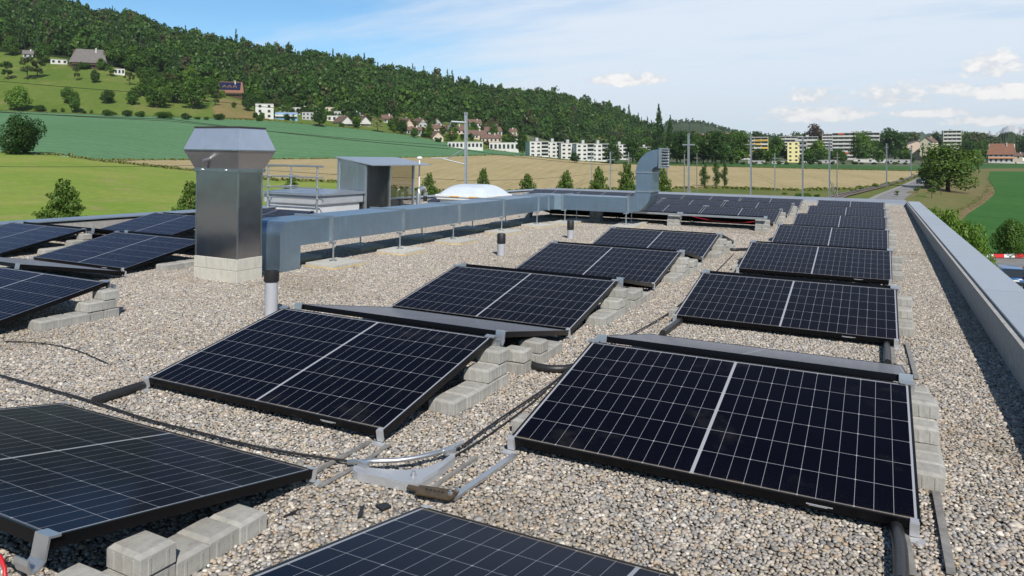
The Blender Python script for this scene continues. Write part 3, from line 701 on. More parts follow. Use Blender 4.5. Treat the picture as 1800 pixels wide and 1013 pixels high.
# trees one can tell apart on the pasture, at the farm and in the village
for a in [
 ('round', 'mid', 20, 98, 35, 32, 'bright round tree at the wood edge left of the grey shed'),
 ('round', 'mid', 76, 110, 38, 34, 'bright green tree between the grey shed and the low flat annexe'),
 ('round', 'mid', 200, 118, 42, 44, 'light green broad tree directly right of the big grey-roofed farmhouse'),
 ('round', 'mid', 238, 128, 44, 44, 'light green tree at the wood edge above the small white shelter'),
 ('round', 'mid', 128, 116, 22, 18, 'small round tree in front of the farmhouse at its left gable'),
 ('bush', 'mid', 146, 122, 26, 14, 'green garden bush below the farmhouse balcony'),
 ('round', 'mid', 178, 124, 22, 20, 'small garden tree below the right end of the farmhouse'),
 ('airy', 'dark', 14, 140, 30, 30, 'dark spindly fruit tree standing at the far left of the pasture'),
 ('airy', 'olive', 48, 140, 34, 38, 'olive coloured tall fruit tree on the upper pasture'),
 ('airy', 'olive', 66, 137, 30, 30, 'olive fruit tree leaning beside the taller one on the upper pasture'),
 ('airy', 'olive', 136, 142, 16, 24, 'thin bare-looking fruit tree in the middle of the pasture'),
 ('round', 'dark', 167, 146, 20, 22, 'dark round fruit tree with a clear shadow on the pasture'),
 ('airy', 'mid', 194, 134, 22, 20, 'fruit tree below the garden wall of the farmhouse'),
 ('airy', 'olive', 228, 150, 20, 22, 'brownish small fruit tree below the white shelter'),
 ('round', 'mid', 246, 138, 18, 18, 'small green tree right of the white shelter'),
 ('round', 'light', 33, 195, 50, 40, 'large bright round tree at the foot of the pasture above the wheat'),
 ('round', 'mid', 119, 183, 28, 28, 'round green tree standing behind the taller oval one'),
 ('round', 'mid', 131, 199, 24, 36, 'oval green tree at the hedge line above the wheat field'),
 ('round', 'dark', 189, 182, 27, 22, 'round dark tree standing alone in the middle of the lower pasture'),
 ('round', 'mid', 276, 190, 46, 46, 'large deep green tree at the lower left of the tree group on the pasture'),
 ('round', 'mid', 312, 182, 40, 38, 'green tree in the middle of the tree group on the pasture'),
 ('airy', 'olive', 300, 162, 34, 32, 'olive tree at the back of the tree group on the pasture'),
 ('round', 'mid', 340, 192, 46, 50, 'tall green tree at the right of the tree group on the pasture'),
 ('airy', 'olive', 350, 186, 34, 40, 'greyish half-bare tree in front of the tall one on the pasture'),
 ('round', 'mid', 372, 172, 32, 32, 'green tree directly left of the timber chalet'),
 ('round', 'mid', 268, 152, 34, 30, 'green tree at the wood edge above the tree group'),
 ('round', 'light', 334, 150, 34, 30, 'bright tree at the wood edge behind the tree group'),
 ('bush', 'light', 391, 172, 12, 16, 'bright small bush at the left corner of the chalet'),
 ('airy', 'olive', 379, 186, 18, 20, 'grey-brown small fruit tree below the chalet'),
 ('round', 'mid', 411, 190, 11, 10, 'tiny green tree on the hay meadow below the chalet'),
 ('round', 'dark', 436, 196, 24, 32, 'dark green tree left of the white cubic house'),
 ('round', 'mid', 455, 186, 34, 28, 'green tree behind the white cubic house'),
 ('round', 'mid', 512, 190, 30, 22, 'green tree behind the blue house'),
 ('round', 'dark', 562, 223, 32, 40, 'tall dark round tree in front of the terraced houses'),
 ('bush', 'olive', 606, 216, 18, 14, 'olive garden bush between the dark tree and the gabled house'),
 ('round', 'mid', 627, 224, 16, 14, 'green garden tree between the two gabled houses'),
 ('airy', 'pale', 664, 232, 30, 26, 'pale flowering tree at the edge of the wheat field'),
 ('round', 'mid', 689, 230, 20, 24, 'green oval tree beside the pale flowering tree'),
 ('round', 'dark', 707, 236, 24, 26, 'dark round tree at the upper edge of the wheat, second after the pale one'),
 ('airy', 'pale', 706, 213, 16, 14, 'white flowering tree in front of the wood above the village'),
 ('round', 'mid', 728, 242, 20, 18, 'green bush-like tree at the wheat edge below brown roofs'),
 ('round', 'mid', 755, 234, 16, 16, 'small round tree among the brown village roofs'),
 ('round', 'mid', 793, 250, 28, 22, 'wide round tree before the long white flat building'),
 ('round', 'mid', 832, 234, 24, 20, 'green tree right of the tall steel mast in the village'),
 ('round', 'dark', 870, 212, 30, 24, 'broad tree at the wood edge above the upper village houses'),
 ('round', 'mid', 868, 240, 20, 22, 'green tree between the upper and lower village houses'),
 ('airy', 'bronze', 856, 260, 16, 14, 'purplish shrub-like tree in front of the white school hall'),
 ('round', 'dark', 919, 272, 26, 44, 'tall dark tree between the white hall and the white apartment row'),
 ('round', 'dark', 1010, 286, 20, 18, 'dark small tree before the middle of the white apartment row'),
 ('round', 'dark', 1078, 288, 40, 36, 'dark broad tree covering the right end of the white apartment row'),
 ('round', 'dark', 1112, 286, 38, 40, 'dark tree left of the louvred duct elbow'),
 ('round', 'mid', 1138, 272, 28, 26, 'green tree behind the dark ones beside the white block'),
 ('conifer', 'dark', 1158, 280, 34, 80, 'tall dark spire-shaped tree rising above the duct elbow'),
 ('conifer', 'dark', 1178, 280, 26, 64, 'lower dark spire-shaped tree right of the tallest one'),
 ('round', 'dark', 1196, 286, 34, 48, 'dark green tree right of the two spire-shaped trees'),
 ('round', 'mid', 1230, 284, 32, 40, 'broad green tree behind the first steel mast right of the elbow'),
 ('round', 'mid', 1252, 286, 42, 44, 'broad bright tree behind the three narrow young trees'),
 ('round', 'mid', 1290, 285, 40, 46, 'broad tree covering the left of the yellow apartment block'),
 ('round', 'dark', 1247, 262, 24, 22, 'grey-green tree behind and above the broad bright tree'),
 ('column', 'dark', 1356, 262, 14, 36, 'dark narrow cypress-like tree right of the yellow apartment block'),
 ('round', 'mid', 1361, 281, 30, 34, 'olive green tree between the yellow block and the lemon block'),
 ('round', 'bronze', 1432, 278, 36, 50, 'copper-leaved tall tree left of the big banded block'),
 ('round', 'light', 1440, 280, 34, 26, 'bright round tree in front of the copper-leaved tree'),
 ('round', 'dark', 1518, 281, 46, 42, 'broad round dark tree in front of the big banded block'),
 ('round', 'mid', 1466, 284, 12, 16, 'small green tree at the left foot of the big banded block'),
 ('round', 'dark', 1562, 278, 36, 44, 'dark tree right of the big banded block'),
 ('round', 'dark', 1582, 282, 26, 38, 'dark tree just left of the pinkish gabled house'),
 ('conifer', 'dark', 1553, 246, 10, 32, 'thin pointed conifer rising above the trees right of the big block'),
 ('round', 'dark', 1545, 250, 22, 20, 'dark tree top behind the big block roof'),
 ('round', 'mid', 1585, 256, 20, 26, 'green tree top behind the pinkish gabled house'),
 ('conifer', 'dark', 1598, 254, 16, 28, 'dark pointed tree behind the pinkish gabled house'),
 ('round', 'dark', 1620, 254, 30, 22, 'dark tree behind the roof of the pinkish house'),
 ('round', 'dark', 1644, 280, 24, 42, 'dark tree right of the pinkish gabled house'),
 ('round', 'mid', 1668, 270, 34, 32, 'green tree in front of the pale tower block'),
 ('airy', 'olive', 1696, 270, 26, 26, 'olive tree right of the pale tower block'),
 ('round', 'mid', 1712, 282, 40, 28, 'green tree by the road left of the red-roofed farmhouse'),
 ('round', 'mid', 1728, 278, 30, 34, 'grey-green tree behind the left end of the red-roofed farmhouse'),
 ('round', 'dark', 1750, 262, 34, 26, 'dark tree above the roof of the red-roofed farmhouse'),
 ('round', 'dark', 1786, 274, 40, 34, 'dark tree to the right behind the red-roofed farmhouse'),
 ('round', 'dark', 1815, 276, 44, 40, 'dark tree at the far right beyond the green field'),
 ('conifer', 'dark', 1775, 287, 22, 24, 'dark conifer standing in front of the red-roofed farmhouse'),
 ('bush', 'dark', 33, 272, 88, 82, 'big dark round bushy tree between the meadow and the wheat field', 'tree', 'tree', 'near'),
]:
    if a[2] < 450 and a[2] != 35: a = a[:4] + (a[4] * 1.18, a[5] * 1.12) + a[6:]
    if a[2] > 1120 and a[2] < 1730: a = a[:4] + (a[4] * 1.32, a[5] * 1.22) + a[6:]
    tree(*a)
for i, (px, yb, w, h) in enumerate([(70, 196, 30, 14), (95, 198, 14, 8), (110, 197, 10, 9), (147, 200, 16, 7), (160, 200, 9, 9), (190, 204, 36, 14), (224, 205, 24, 16), (247, 206, 26, 15), (288, 208, 42, 15), (326, 210, 26, 14), (348, 210, 14, 7), (363, 211, 12, 7), (385, 211, 26, 15), (455, 213, 18, 12), (600, 223, 14, 9), (745, 242, 16, 10), (770, 250, 16, 10)]):
    lab = ['wide dark bush right of the large bright round tree', 'flat low bush at the hedge line, before the tree pair', 'tiny round bush just left of the oval tree', 'low bush just right of the oval tree', 'tiny round bush between two low ones above the wheat', 'wide bush below the lone round tree', 'rounded bush in the middle of the hedge above the wheat',
           'bush closing the right end of the thick hedge piece', 'long bush below the tree group', 'dense bush at the right foot of the tree group', 'small low bush between the tree group and the round bush', 'smallest bush left of the lone round bush', 'lone round bush right of the hedge', 'bush below the white cubic house at the wheat edge',
           'bush at the wheat edge beneath the terraced houses', 'bush at the wheat edge left of the long white building', 'bush touching the long white building at the wheat edge'][i]
    tree('bush', 'mid' if i % 3 else 'dark', px, yb, w, h, lab, 'bush', 'bush', 'mid', 'bushes along the upper wheat edge')
# narrow young trees in the field and the trees close to the building
for px, yb, w, h, lab in [(1239, 327, 28, 38, 'narrow dark young tree, left one of the trio in the stubble field'), (1259, 328, 24, 46, 'narrow dark young tree, middle one of the trio in the stubble field'), (1273, 328, 20, 44, 'narrow dark young tree, right one of the trio in the stubble field')]:
    tree('column', 'dark', px, yb, w, h, lab, 'young_tree', 'tree', 'mid', 'narrow young trees in the stubble')
for px, top, w, D, leaf, lab in [
    (110, 314, 88, 38, 'young', 'broad pyramidal young tree beyond the parapet at the left'), (335, 316, 62, 42, 'young', 'young tree half hidden by the steel chimney'),
    (513, 306, 30, 62, 'young', 'young tree seen through the hatch railing'), (755, 303, 29, 62, 'young', 'young tree beside the mushroom antenna'), (850, 294, 30, 60, 'young', 'young tree behind the white skylight dome'),
    (928, 304, 36, 60, 'young', 'small young tree right of the skylight dome'), (995, 299, 38, 60, 'young', 'dense young tree, second right of the skylight dome'), (1053, 292, 36, 60, 'young', 'loose young tree, third right of the skylight dome'),
    (1102, 284, 40, 60, 'young', 'tall loose young tree left of the duct elbow'), (1165, 294, 34, 60, 'young', 'young tree half hidden behind the duct elbow')]:
    p = at(px, CY, D); zt = CAM.z + (CY - top) / FL * D; zb = -7.0 + D * .006
    o = thing('young_tree', lab, 'tree', (p.x, p.y, zb), random.uniform(0, 6.28), 'young trees along the building'); h = zt - zb
    yvis = 384 if px < 200 else (372 if px < 400 else 335); wb = wide(px, w, D) / ((yvis - top) * D / FL / h) ** .62 * 1.04; o.scale = (wb, wb, h)
    link('crown', crown_mesh('cone', leaf, 'near', random.randrange(4)), o); link('trunk', trunk_mesh('cone'), o)
tree('round', 'young', 1666, 337, 146, 88, 'big wide spreading tree beside the road with two parked cars', 'tree', 'tree', 'near')
tree('round', 'light', 1718, 296, 30, 34, 'yellow-green tree at the right edge of the big roadside tree', 'tree', 'tree', 'mid')
for px, yb, w, h, lab in [(1612, 340, 16, 14, 'sapling on the road verge before the parked cars'), (1638, 349, 24, 34, 'left one of two saplings below the big roadside tree'), (1654, 343, 22, 36, 'right one of two saplings below the big roadside tree'), (1577, 347, 12, 12, 'smallest sapling on the near road verge')]:
    tree('airy', 'young', px, yb, w, h, lab, 'sapling', 'tree', 'mid', 'saplings along the road')
for px, yb, w, h, lab in [(1640, 530, 84, 168, 'bright green garden tree along the parapet, nearest the far roof corner'), (1672, 540, 96, 174, 'bright green garden tree along the parapet, second from the far roof corner'), (1702, 545, 92, 158, 'bright green garden tree along the parapet, third from the far roof corner'), (1728, 545, 76, 126, 'lowest bright green garden tree along the parapet, next to the barrier')]:
    tree('round', 'light', px, yb, w, h, lab, 'garden_tree', 'tree', 'near', 'garden trees along the parapet')
for px, yb, w, h, leaf, lab, lod in [
                         (1778, 455, 92, 90, 'mid', 'dense green tree-like shrub standing behind the red and white barrier', 'near'), (1822, 452, 60, 74, 'mid', 'dense green shrub cut by the right picture edge behind the barrier', 'near'),
                         (1412, 350, 40, 14, 'light', 'bright green bush just beyond the back parapet', 'mid'), (1540, 331, 16, 12, 'light', 'small green bush beside the railway mast', 'mid'),
                         (1812, 492, 60, 18, 'light', 'yellow-green low bush beside the parked cars', 'mid')]:
    tree('bush', leaf, px, yb, w, h, lab, 'shrub', 'shrub', lod)

# gardens of the village and the tree belt of the town: many alike
for i in range(125):
    px = random.uniform(440, 915); y3 = CURVES[3](px)[0]; y4 = CURVES[4](px)[0]; y = y4 + (y3 - y4) * random.uniform(.08, .95); q = random.uniform(11, 22)
    tree('round' if i % 5 else 'airy', random.choice(['mid', 'dark', 'dark', 'light', 'olive']), px, y, q, q * random.uniform(.75, 1.05), 'green garden tree among the village houses below the wood', 'tree', 'tree', 'far', 'garden trees of the village')
for i in range(46):
    px = random.uniform(1185, 1745); q = random.uniform(22, 40)
    tree('round', random.choice(['mid', 'dark', 'dark', 'olive']), px, 268, q * 1.15, q, 'green tree of the belt behind the town blocks beneath the far hills', 'tree', 'tree', 'far', 'tree belt of the town', D=random.uniform(980, 1300))
for i, (px, yb, w, h) in enumerate([(1190, 287, 40, 52), (1216, 288, 38, 46), (1236, 288, 40, 48), (1268, 288, 44, 52), (1284, 287, 36, 44)]):
    tree('round', ['dark', 'dark', 'mid', 'mid', 'dark'][i], px, yb, w, h, ['dark full tree right behind the louvred outlet', 'dark full tree behind the first stayed mast', 'green full tree above the leftmost narrow young tree', 'green full tree above the other narrow young trees', 'dark full tree left of the yellow block'][i], 'tree', 'tree', 'mid')

for i, (px, yb, w, h, leaf, lab) in enumerate([(1700, 288, 46, 40, 'dark', 'dark full tree behind the crown of the big roadside tree'), (1735, 285, 40, 40, 'mid', 'green full tree between roadside tree and red-roofed farmhouse'), (1810, 284, 60, 52, 'dark', 'dark full tree at the far right, taller than its neighbours'), (1776, 268, 60, 34, 'mid', 'green full tree above the ridge of the red-roofed farmhouse'),
      (1478, 286, 26, 26, 'mid', 'green full tree at the left corner of the big banded block'), (1545, 283, 34, 38, 'mid', 'green full tree at the right corner of the big banded block'), (1340, 286, 26, 24, 'dark', 'dark full tree at the right foot of the yellow block'), (1600, 287, 22, 18, 'dark', 'dark low tree at the left foot of the pinkish house'), (1640, 289, 34, 26, 'mid', 'green low tree at the right foot of the pinkish house'),
      (1160, 288, 34, 36, 'dark', 'dark full tree at the foot of the spire-shaped trees'), (1128, 289, 36, 32, 'mid', 'green full tree left behind the duct elbow')]):
    tree('round', leaf, px, yb, w, h, lab, 'tree', 'tree', 'mid')
for i, (px, yb, w, h) in enumerate([(1500, 338, 14, 7), (1515, 334, 10, 6), (1560, 326, 12, 8), (1585, 318, 12, 7), (1470, 342, 16, 6), (1436, 346, 14, 6), (1380, 342, 12, 5)]):
    tree('bush', 'mid' if i % 2 else 'light', px, yb, w, h, ['weedy bush on the field side of the rails, nearest the steel mast', 'small weed clump between two bushes along the rails', 'weedy bush at the foot of the rail-side mast', 'weed clump beside the rails where they bend away', 'weed clump beyond the parapet near the rails', 'weedy bush beyond the back parapet left of the rails', 'weed clump beyond the back parapet before the stubble'][i], 'bush', 'bush', 'far', 'weedy bushes along the rails')

for i in range(30):
    px = random.uniform(232, 440); y = random.uniform(138, 186) if px < 370 else random.uniform(150, 168); q = random.uniform(18, 32)
    if 372 < px < 432: q *= .6
    tree('round' if i % 4 else 'airy', random.choice(['mid', 'dark', 'mid', 'light', 'olive']), px, min(y, CURVES[3](px)[0] - 12), q, q * .9, 'green tree of the dense tree group on the pasture left of the chalet', 'tree', 'tree', 'far', 'tree group on the pasture')
for i in range(26):
    px = random.uniform(1200, 1600); q = random.uniform(16, 28)
    tree('round', random.choice(['mid', 'dark', 'mid', 'olive']), px, 286 + random.uniform(-1, 2), q * 1.1, q, 'green garden tree at the foot of the town blocks behind the crop strip', 'tree', 'tree', 'far', 'garden trees at the town blocks')
# ragged grass along the borders of the fields
def margins():
    tuft = leaf_quads([(0, 0, .35, .5, .5, .4)], 16, .5, up=.1); Q = []
    def put(p, s): Q.append(tuft * np.array([s, s, s * .8]) + np.array(p))
    for k, x0, x1, n, j in ((1, -200, 1620, 1500, .9), (2, 170, 930, 500, .7), (3, -200, 930, 900, .8), (2, 930, 1640, 500, .7)):
        for _ in range(n):
            px = random.uniform(x0, x1); p, D = band_pt(k, px, 0.0); p2 = p + Vector((random.gauss(0, j), random.gauss(0, j * 1.6), 0)); put(p2, random.uniform(.35, 1.0))
    for _ in range(900):
        f = random.random(); xs = (1652, 1680, 1715, 1736, 1738, 1740); ys = (392, 374, 358, 340, 330, 304); x = float(np.interp(f, np.linspace(0, 1, 6), xs)); y = float(np.interp(f, np.linspace(0, 1, 6), ys))
        p, D = ground(x + random.gauss(2, 6), y + random.gauss(0, 2)); put(p, random.uniform(.12, .28))
    tag(link('field_margin_grass', quads_mesh('field_margin_grass', np.concatenate(Q), LF['margin'])), 'ragged tall grass along the borders of the fields', 'grass', kind='stuff')
margins()

for i, (px, yb, w, h, leaf, lab) in enumerate([(1517, 284, 58, 54, 'mid', 'largest round tree in front of the big banded block, hiding its right half'), (1573, 284, 60, 54, 'dark', 'large dark tree filling the gap right of the big banded block'), (1441, 285, 46, 40, 'light', 'large bright round tree left of the big banded block, before the copper-leaved one'),
      (1296, 287, 58, 58, 'mid', 'large grey-green tree covering the left half of the yellow block'), (1366, 285, 44, 46, 'mid', 'large olive green tree between yellow and lemon blocks'), (1258, 289, 62, 60, 'dark', 'largest dark tree behind the trio of narrow young trees'), (1206, 288, 54, 60, 'dark', 'large dark tree beside the louvred outlet and the first stayed mast')]):
    tree('round', leaf, px, yb, w, h, lab, 'tree', 'tree', 'mid')

# ------------------------------------------------------------------ houses
def house(px, yb, wpx, hpx, rpx, wall, roof, label, cat='house', ridge='x', rot=0.0, depth=None, D=None, nwin=3, floors=1, name='house', group=None, solar=False, chimney=True, balcony=None, over=.5, hip=0.0, dormers=0):
    """ridge 'x': eaves towards us, 'y': gable towards us. Sizes in photo pixels at the place where the house stands"""
    if D is None: p, D = ground(px, yb)
    else: p = at(px, yb, D)
    k = D / FL; w = wide(px, wpx, D); h = hpx * k; r = rpx * k; d = depth if depth else max(7.0, w * .75)
    o = thing(name, label, cat, p, -azi(px) + R(rot), group)
    m = MB(); base = -2.5
    if r <= 0.01:
        m.box(-w / 2, w / 2, 0, d, base, h); m.build('wall', MT[wall], o)
        MB().box(-w / 2 - .15, w / 2 + .15, -.15, d + .15, h, h + .25).build('roof', MT[roof], o)
    elif ridge == 'x':
        m.prism([(0, base), (d, base), (d, h), (d / 2, h + r * .97), (0, h)], -w / 2, w / 2, 'x'); m.build('wall', MT[wall], o)
        q = MB(); s = r / (d / 2); e = over; t = .28; hx = hip * w
        for sg in (-1, 1):
            y0 = d / 2; y1 = d / 2 + sg * (d / 2 + e); z0 = h + r; z1 = h - e * s
            q.loft([[(-w / 2 - e, y1, z1), (-w / 2 - e + hx, y0, z0), (-w / 2 - e + hx, y0, z0 + t), (-w / 2 - e, y1, z1 + t)], [(w / 2 + e, y1, z1), (w / 2 + e - hx, y0, z0), (w / 2 + e - hx, y0, z0 + t), (w / 2 + e, y1, z1 + t)]])
        if hx:
            for sg in (-1, 1):
                a = sg * (w / 2 + e); q.add([(a, -e, h - e * s + t), (a, d + e, h - e * s + t), (a - sg * hx, d / 2, h + r + t)], [(0, 1, 2)])
        rf = q.build('roof', MT[roof], o)
        if chimney: MB().box(w * .18, w * .18 + .7, d * .35, d * .35 + .6, h + r * .6, h + r + 1.0).build('chimney', MT['wallw'], rf)
        if solar:
            a = math.atan2(r, d / 2); M = Matrix.Translation((0, d / 4, h + r / 2 + t + .12)) @ Matrix.Rotation(a, 4, 'X'); ln = math.hypot(r, d / 2)
            MB().box(-w * .42, w * .42, -ln * .40, ln * .42, 0, .1, M=M).build('solar_panel', MT['sol'], rf)
        for i in range(dormers):
            x = (i - (dormers - 1) / 2) * w * .2; z = h + r * .32; y = d / 2 * .30
            dm = MB().prism([(x - w * .075, z), (x + w * .075, z), (x + w * .075, z + r * .22), (x, z + r * .34), (x - w * .075, z + r * .22)], y, y + d * .25, 'y').build('dormer', MT['rooft'], rf)
            MB().box(x - w * .05, x + w * .05, y - .06, y - .01, z + .1, z + r * .2).build('pane', MT['pane'], dm)
    else:
        m.prism([(-w / 2, base), (w / 2, base), (w / 2, h), (0, h + r * .97), (-w / 2, h)], 0, d, 'y'); m.build('wall', MT[wall], o)
        q = MB(); s = r / (w / 2); e = over; t = .28
        for sg in (-1, 1):
            x1 = sg * (w / 2 + e); z1 = h - e * s
            q.loft([[(x1, -e * 1.6, z1), (0, -e * 1.6, h + r), (0, -e * 1.6, h + r + t), (x1, -e * 1.6, z1 + t)], [(x1, d + e, z1), (0, d + e, h + r), (0, d + e, h + r + t), (x1, d + e, z1 + t)]])
        rf = q.build('roof', MT[roof], o)
        if chimney: MB().box(w * .12, w * .12 + .6, d * .5, d * .5 + .6, h + r * .5, h + r + .9).build('chimney', MT['wallw'], rf)
        if solar:
            a = math.atan2(r, w / 2); ln = math.hypot(r, w / 2); M = Matrix.Translation((w / 4, d / 2, h + r / 2 + t + .12)) @ Matrix.Rotation(a, 4, 'Y')
            MB().box(-ln * .40, ln * .40, -d * .4, d * .4, 0, .1, M=M).build('solar_panel', MT['sol'], rf)
    if balcony:
        b = MB().box(-w * .48, w * .48, -1.4, -.02, h * .45, h * .45 + .18).box(-w * .48, w * .48, -1.4, -1.3, h * .45 + .18, h * .45 + 1.1); b.build('balcony', MT[balcony], o)
    fh = h / floors
    for f in range(floors):
        for i in range(nwin):
            x = (i + .5) / nwin * w - w / 2; ww = min(1.5, w / nwin * .55); z0 = f * fh + fh * .30; z1 = f * fh + fh * .80
            fr = MB().box(x - ww / 2 - .1, x + ww / 2 + .1, -.08, -.005, z0 - .1, z1 + .1).build('window', MT['white'] if wall != 'wallw' else MT['wallg'], o)
            MB().box(x - ww / 2, x + ww / 2, -.11, -.083, z0, z1).build('pane', MT['pane'], fr)
    return o
V = 'village houses on the slope'
house(155, 121, 60, 14, 22, 'wood', 'roofg', 'big old farmhouse with broad grey hipped roof at the wood edge', 'farmhouse', 'x', -8, 16, nwin=6, hip=.16, over=1.4, balcony='wood', name='farmhouse')
house(49, 103, 18, 8, 7, 'wallg', 'roofg', 'small grey shed with pitched roof left of the farmhouse', 'shed', 'x', -5, 8, nwin=2, name='shed')
house(104, 113, 30, 8, 0, 'wallw', 'flatroof', 'low flat white annexe between shed and farmhouse', 'annexe', depth=8, nwin=3, name='annexe')
house(210, 132, 19, 11, 0, 'wallw', 'roofg', 'small white flat shelter below the farmhouse trees', 'shelter', depth=6, nwin=3, name='shelter')
house(403, 170, 46, 9, 18, 'wood', 'rooft', 'timber chalet with red tiled roof, three dormers and blue solar panels', 'chalet', 'x', -6, 14, nwin=6, solar=True, over=1.2, dormers=3, balcony='wood', name='chalet', hip=.1)
house(465, 209, 32, 26, 0, 'wallw', 'flatroof', 'white cubic flat-roofed house at the upper wheat edge', depth=11, nwin=2, floors=3)
house(503, 211, 40, 13, 0, 'wallb', 'flatroof', 'bright blue flat house beside the white cubic one', depth=9, nwin=4, balcony='wallw')
house(510, 200, 36, 11, 0, 'wallw', 'flatroof', 'white flat house standing above the blue one', depth=9, nwin=4, floors=1)
house(541, 211, 20, 13, 0, 'wallg', 'flatroof', 'grey flat house left of the dark round tree', depth=9, nwin=3, floors=2)
house(546, 196, 24, 9, 0, 'wallp', 'flatroof', 'pinkish flat house at the wood edge above the grey one', depth=9, nwin=3)
house(580, 197, 18, 8, 0, 'wallp', 'flatroof', 'small pinkish flat house right behind the dark round tree', depth=9, nwin=2)
house(588, 206, 22, 10, 0, 'wallg', 'flatroof', 'grey terraced house with flat roof above the white one', depth=9, nwin=4)
house(592, 214, 34, 10, 0, 'wallw', 'flatroof', 'white low flat house left of the gabled houses', depth=9, nwin=4)
house(610, 222, 22, 8, 10, 'wallw', 'roofb', 'white house with brown gable, first of the gabled houses above the wheat', ridge='y', rot=24, depth=13, nwin=2, balcony='wallw', group=V)
house(642, 222, 20, 8, 10, 'wallw', 'roofb', 'white house with brown gable and solar panels, second of the gabled houses', ridge='y', rot=24, depth=13, nwin=2, solar=True, balcony='wallw', group=V)
house(624, 212, 22, 6, 9, 'wallg', 'roofg', 'grey house with solar roof between and behind the two gabled houses', 'house', 'x', 10, 11, nwin=2, solar=True, group=V)
house(682, 216, 18, 6, 8, 'wallw', 'roofb', 'small brown-roofed house behind the pale flowering tree', 'house', 'x', 12, 10, nwin=2, group=V)
house(719, 228, 18, 8, 12, 'wallp', 'roofb', 'steep brown-roofed house right of the dark round tree', 'house', 'y', 26, 13, nwin=2, group=V)
house(743, 224, 18, 6, 10, 'wallg', 'roofb', 'house with steep blue solar roof in the middle of the village', 'house', 'y', 30, 12, nwin=2, solar=True, group=V)
house(768, 221, 18, 5, 8, 'wallg', 'roofb', 'house with grey-blue solar roof near the wood edge', 'house', 'y', 30, 12, nwin=2, solar=True, group=V)
house(728, 237, 26, 8, 6, 'wallg', 'roofb', 'brown terraced house above the wheat, left of the red-walled terrace', 'house', 'x', 6, 9, nwin=4, group=V)
house(771, 234, 26, 8, 7, 'wallp', 'roofb', 'brown-roofed terrace with yellowish front', 'house', 'x', 8, 10, nwin=4, group=V)
house(770, 248, 20, 8, 9, 'wallp', 'roofb', 'brown gabled house at the wheat edge left of the wide round tree', 'house', 'y', 22, 11, nwin=2, solar=True, group=V)
house(804, 236, 30, 7, 9, 'wallp', 'roofb', 'long brown-roofed house directly left of the tall steel mast', 'house', 'x', 14, 12, nwin=4, group=V)
house(838, 245, 36, 8, 8, 'wallp', 'roofb', 'long reddish-brown terraced house right of the tall steel mast', 'house', 'x', 10, 12, nwin=5, group=V)
house(792, 207, 26, 7, 9, 'wood', 'roofb', 'brown chalet with three white skylights at the wood edge', 'chalet', 'x', -14, 12, nwin=3, over=1.0, dormers=3, group=V, name='chalet')
house(834, 207, 32, 10, 0, 'wallc', 'flatroof', 'cream flat-roofed house at the wood edge above the steel mast', depth=10, nwin=4, group=V)
house(836, 224, 22, 7, 7, 'wallw', 'roofb', 'white house with brown gable roof below the cream flat house', 'house', 'x', 14, 11, nwin=3, group=V)
house(865, 225, 24, 8, 8, 'wood', 'roofb', 'dark timber house with brown roof, upper right of the village', 'house', 'y', 18, 12, nwin=3, group=V)
house(868, 238, 30, 7, 8, 'wallw', 'roofb', 'white-fronted house with wide brown roof, middle right of the village', 'house', 'x', 16, 12, nwin=4, group=V)
house(864, 251, 36, 8, 7, 'wallp', 'roofb', 'brown-roofed terrace with red awnings above the white hall', 'house', 'x', 8, 11, nwin=5, group=V)
house(895, 228, 18, 6, 7, 'wallc', 'roofb', 'small cream house with brown roof at the right of the village', 'house', 'y', 20, 11, nwin=2, group=V)
house(898, 240, 22, 8, 6, 'wallc', 'roofb', 'cream house with low brown roof below the small cream one', 'house', 'x', 10, 11, nwin=3, group=V)
house(905, 250, 24, 7, 6, 'wallw', 'roofb', 'white house with brown roof above the end of the white hall', 'house', 'x', 10, 11, nwin=3, group=V)
house(818, 262, 62, 12, 0, 'wallw', 'flatroof', 'long low white school building with dark windows at the wheat edge', 'school', depth=12, nwin=9, name='school_building')
house(886, 266, 52, 15, 0, 'wallw', 'flatroof', 'long white windowless-looking hall at the wheat edge', 'hall', depth=14, nwin=7, name='school_hall')
house(993, 252, 9, 5, 4, 'wallw', 'roofg', 'tiny white house high on the wooded slope right of the field patch', 'house', 'y', 10, 9, nwin=1)
house(1143, 258, 12, 5, 6, 'wallc', 'rooft', 'house with red roof between the dark trees above the white block', 'house', 'x', 0, 9, nwin=2)
house(1262, 243, 40, 4, 5, 'wallw', 'rooft', 'long red-roofed house on the distant green slope', 'house', 'x', 0, 14, D=1600, nwin=6)
for i, (px, y) in enumerate([(1233, 243), (1288, 245), (1310, 247), (1327, 247)]):
    house(px, y, 14, 4, 3.5, 'wallw', 'roofb', ['small white house at the left end of the distant hamlet', 'small white house beside the yellow flowering tree', 'small white house right of the yellow flowering tree', 'small white house behind the yellow apartment roof'][i], 'house', 'x', 10 * i, 10, D=1590, nwin=2, group='houses of the distant hamlet')
tree('round', 'yellow', 1268, 248, 14, 8, 'yellow flowering tree in the distant hamlet', D=1560)
tree('round', 'dark', 1285, 244, 18, 10, 'dark tree beside the distant red-roofed house', D=1560)
tree('round', 'dark', 1222, 243, 20, 10, 'dark tree at the left end of the distant hamlet', D=1570)
house(1613, 282, 44, 27, 7, 'wallp', 'roofg', 'pinkish four-storey house with gable and few windows', 'apartment house', 'y', 14, 14, nwin=2, floors=4, over=.4, name='apartment_house')
house(1628, 272, 24, 22, 9, 'wallc', 'roofb', 'cream gabled house behind the pinkish one', 'apartment house', 'y', -20, 14, nwin=2, floors=3, over=.4, D=720, name='apartment_house')
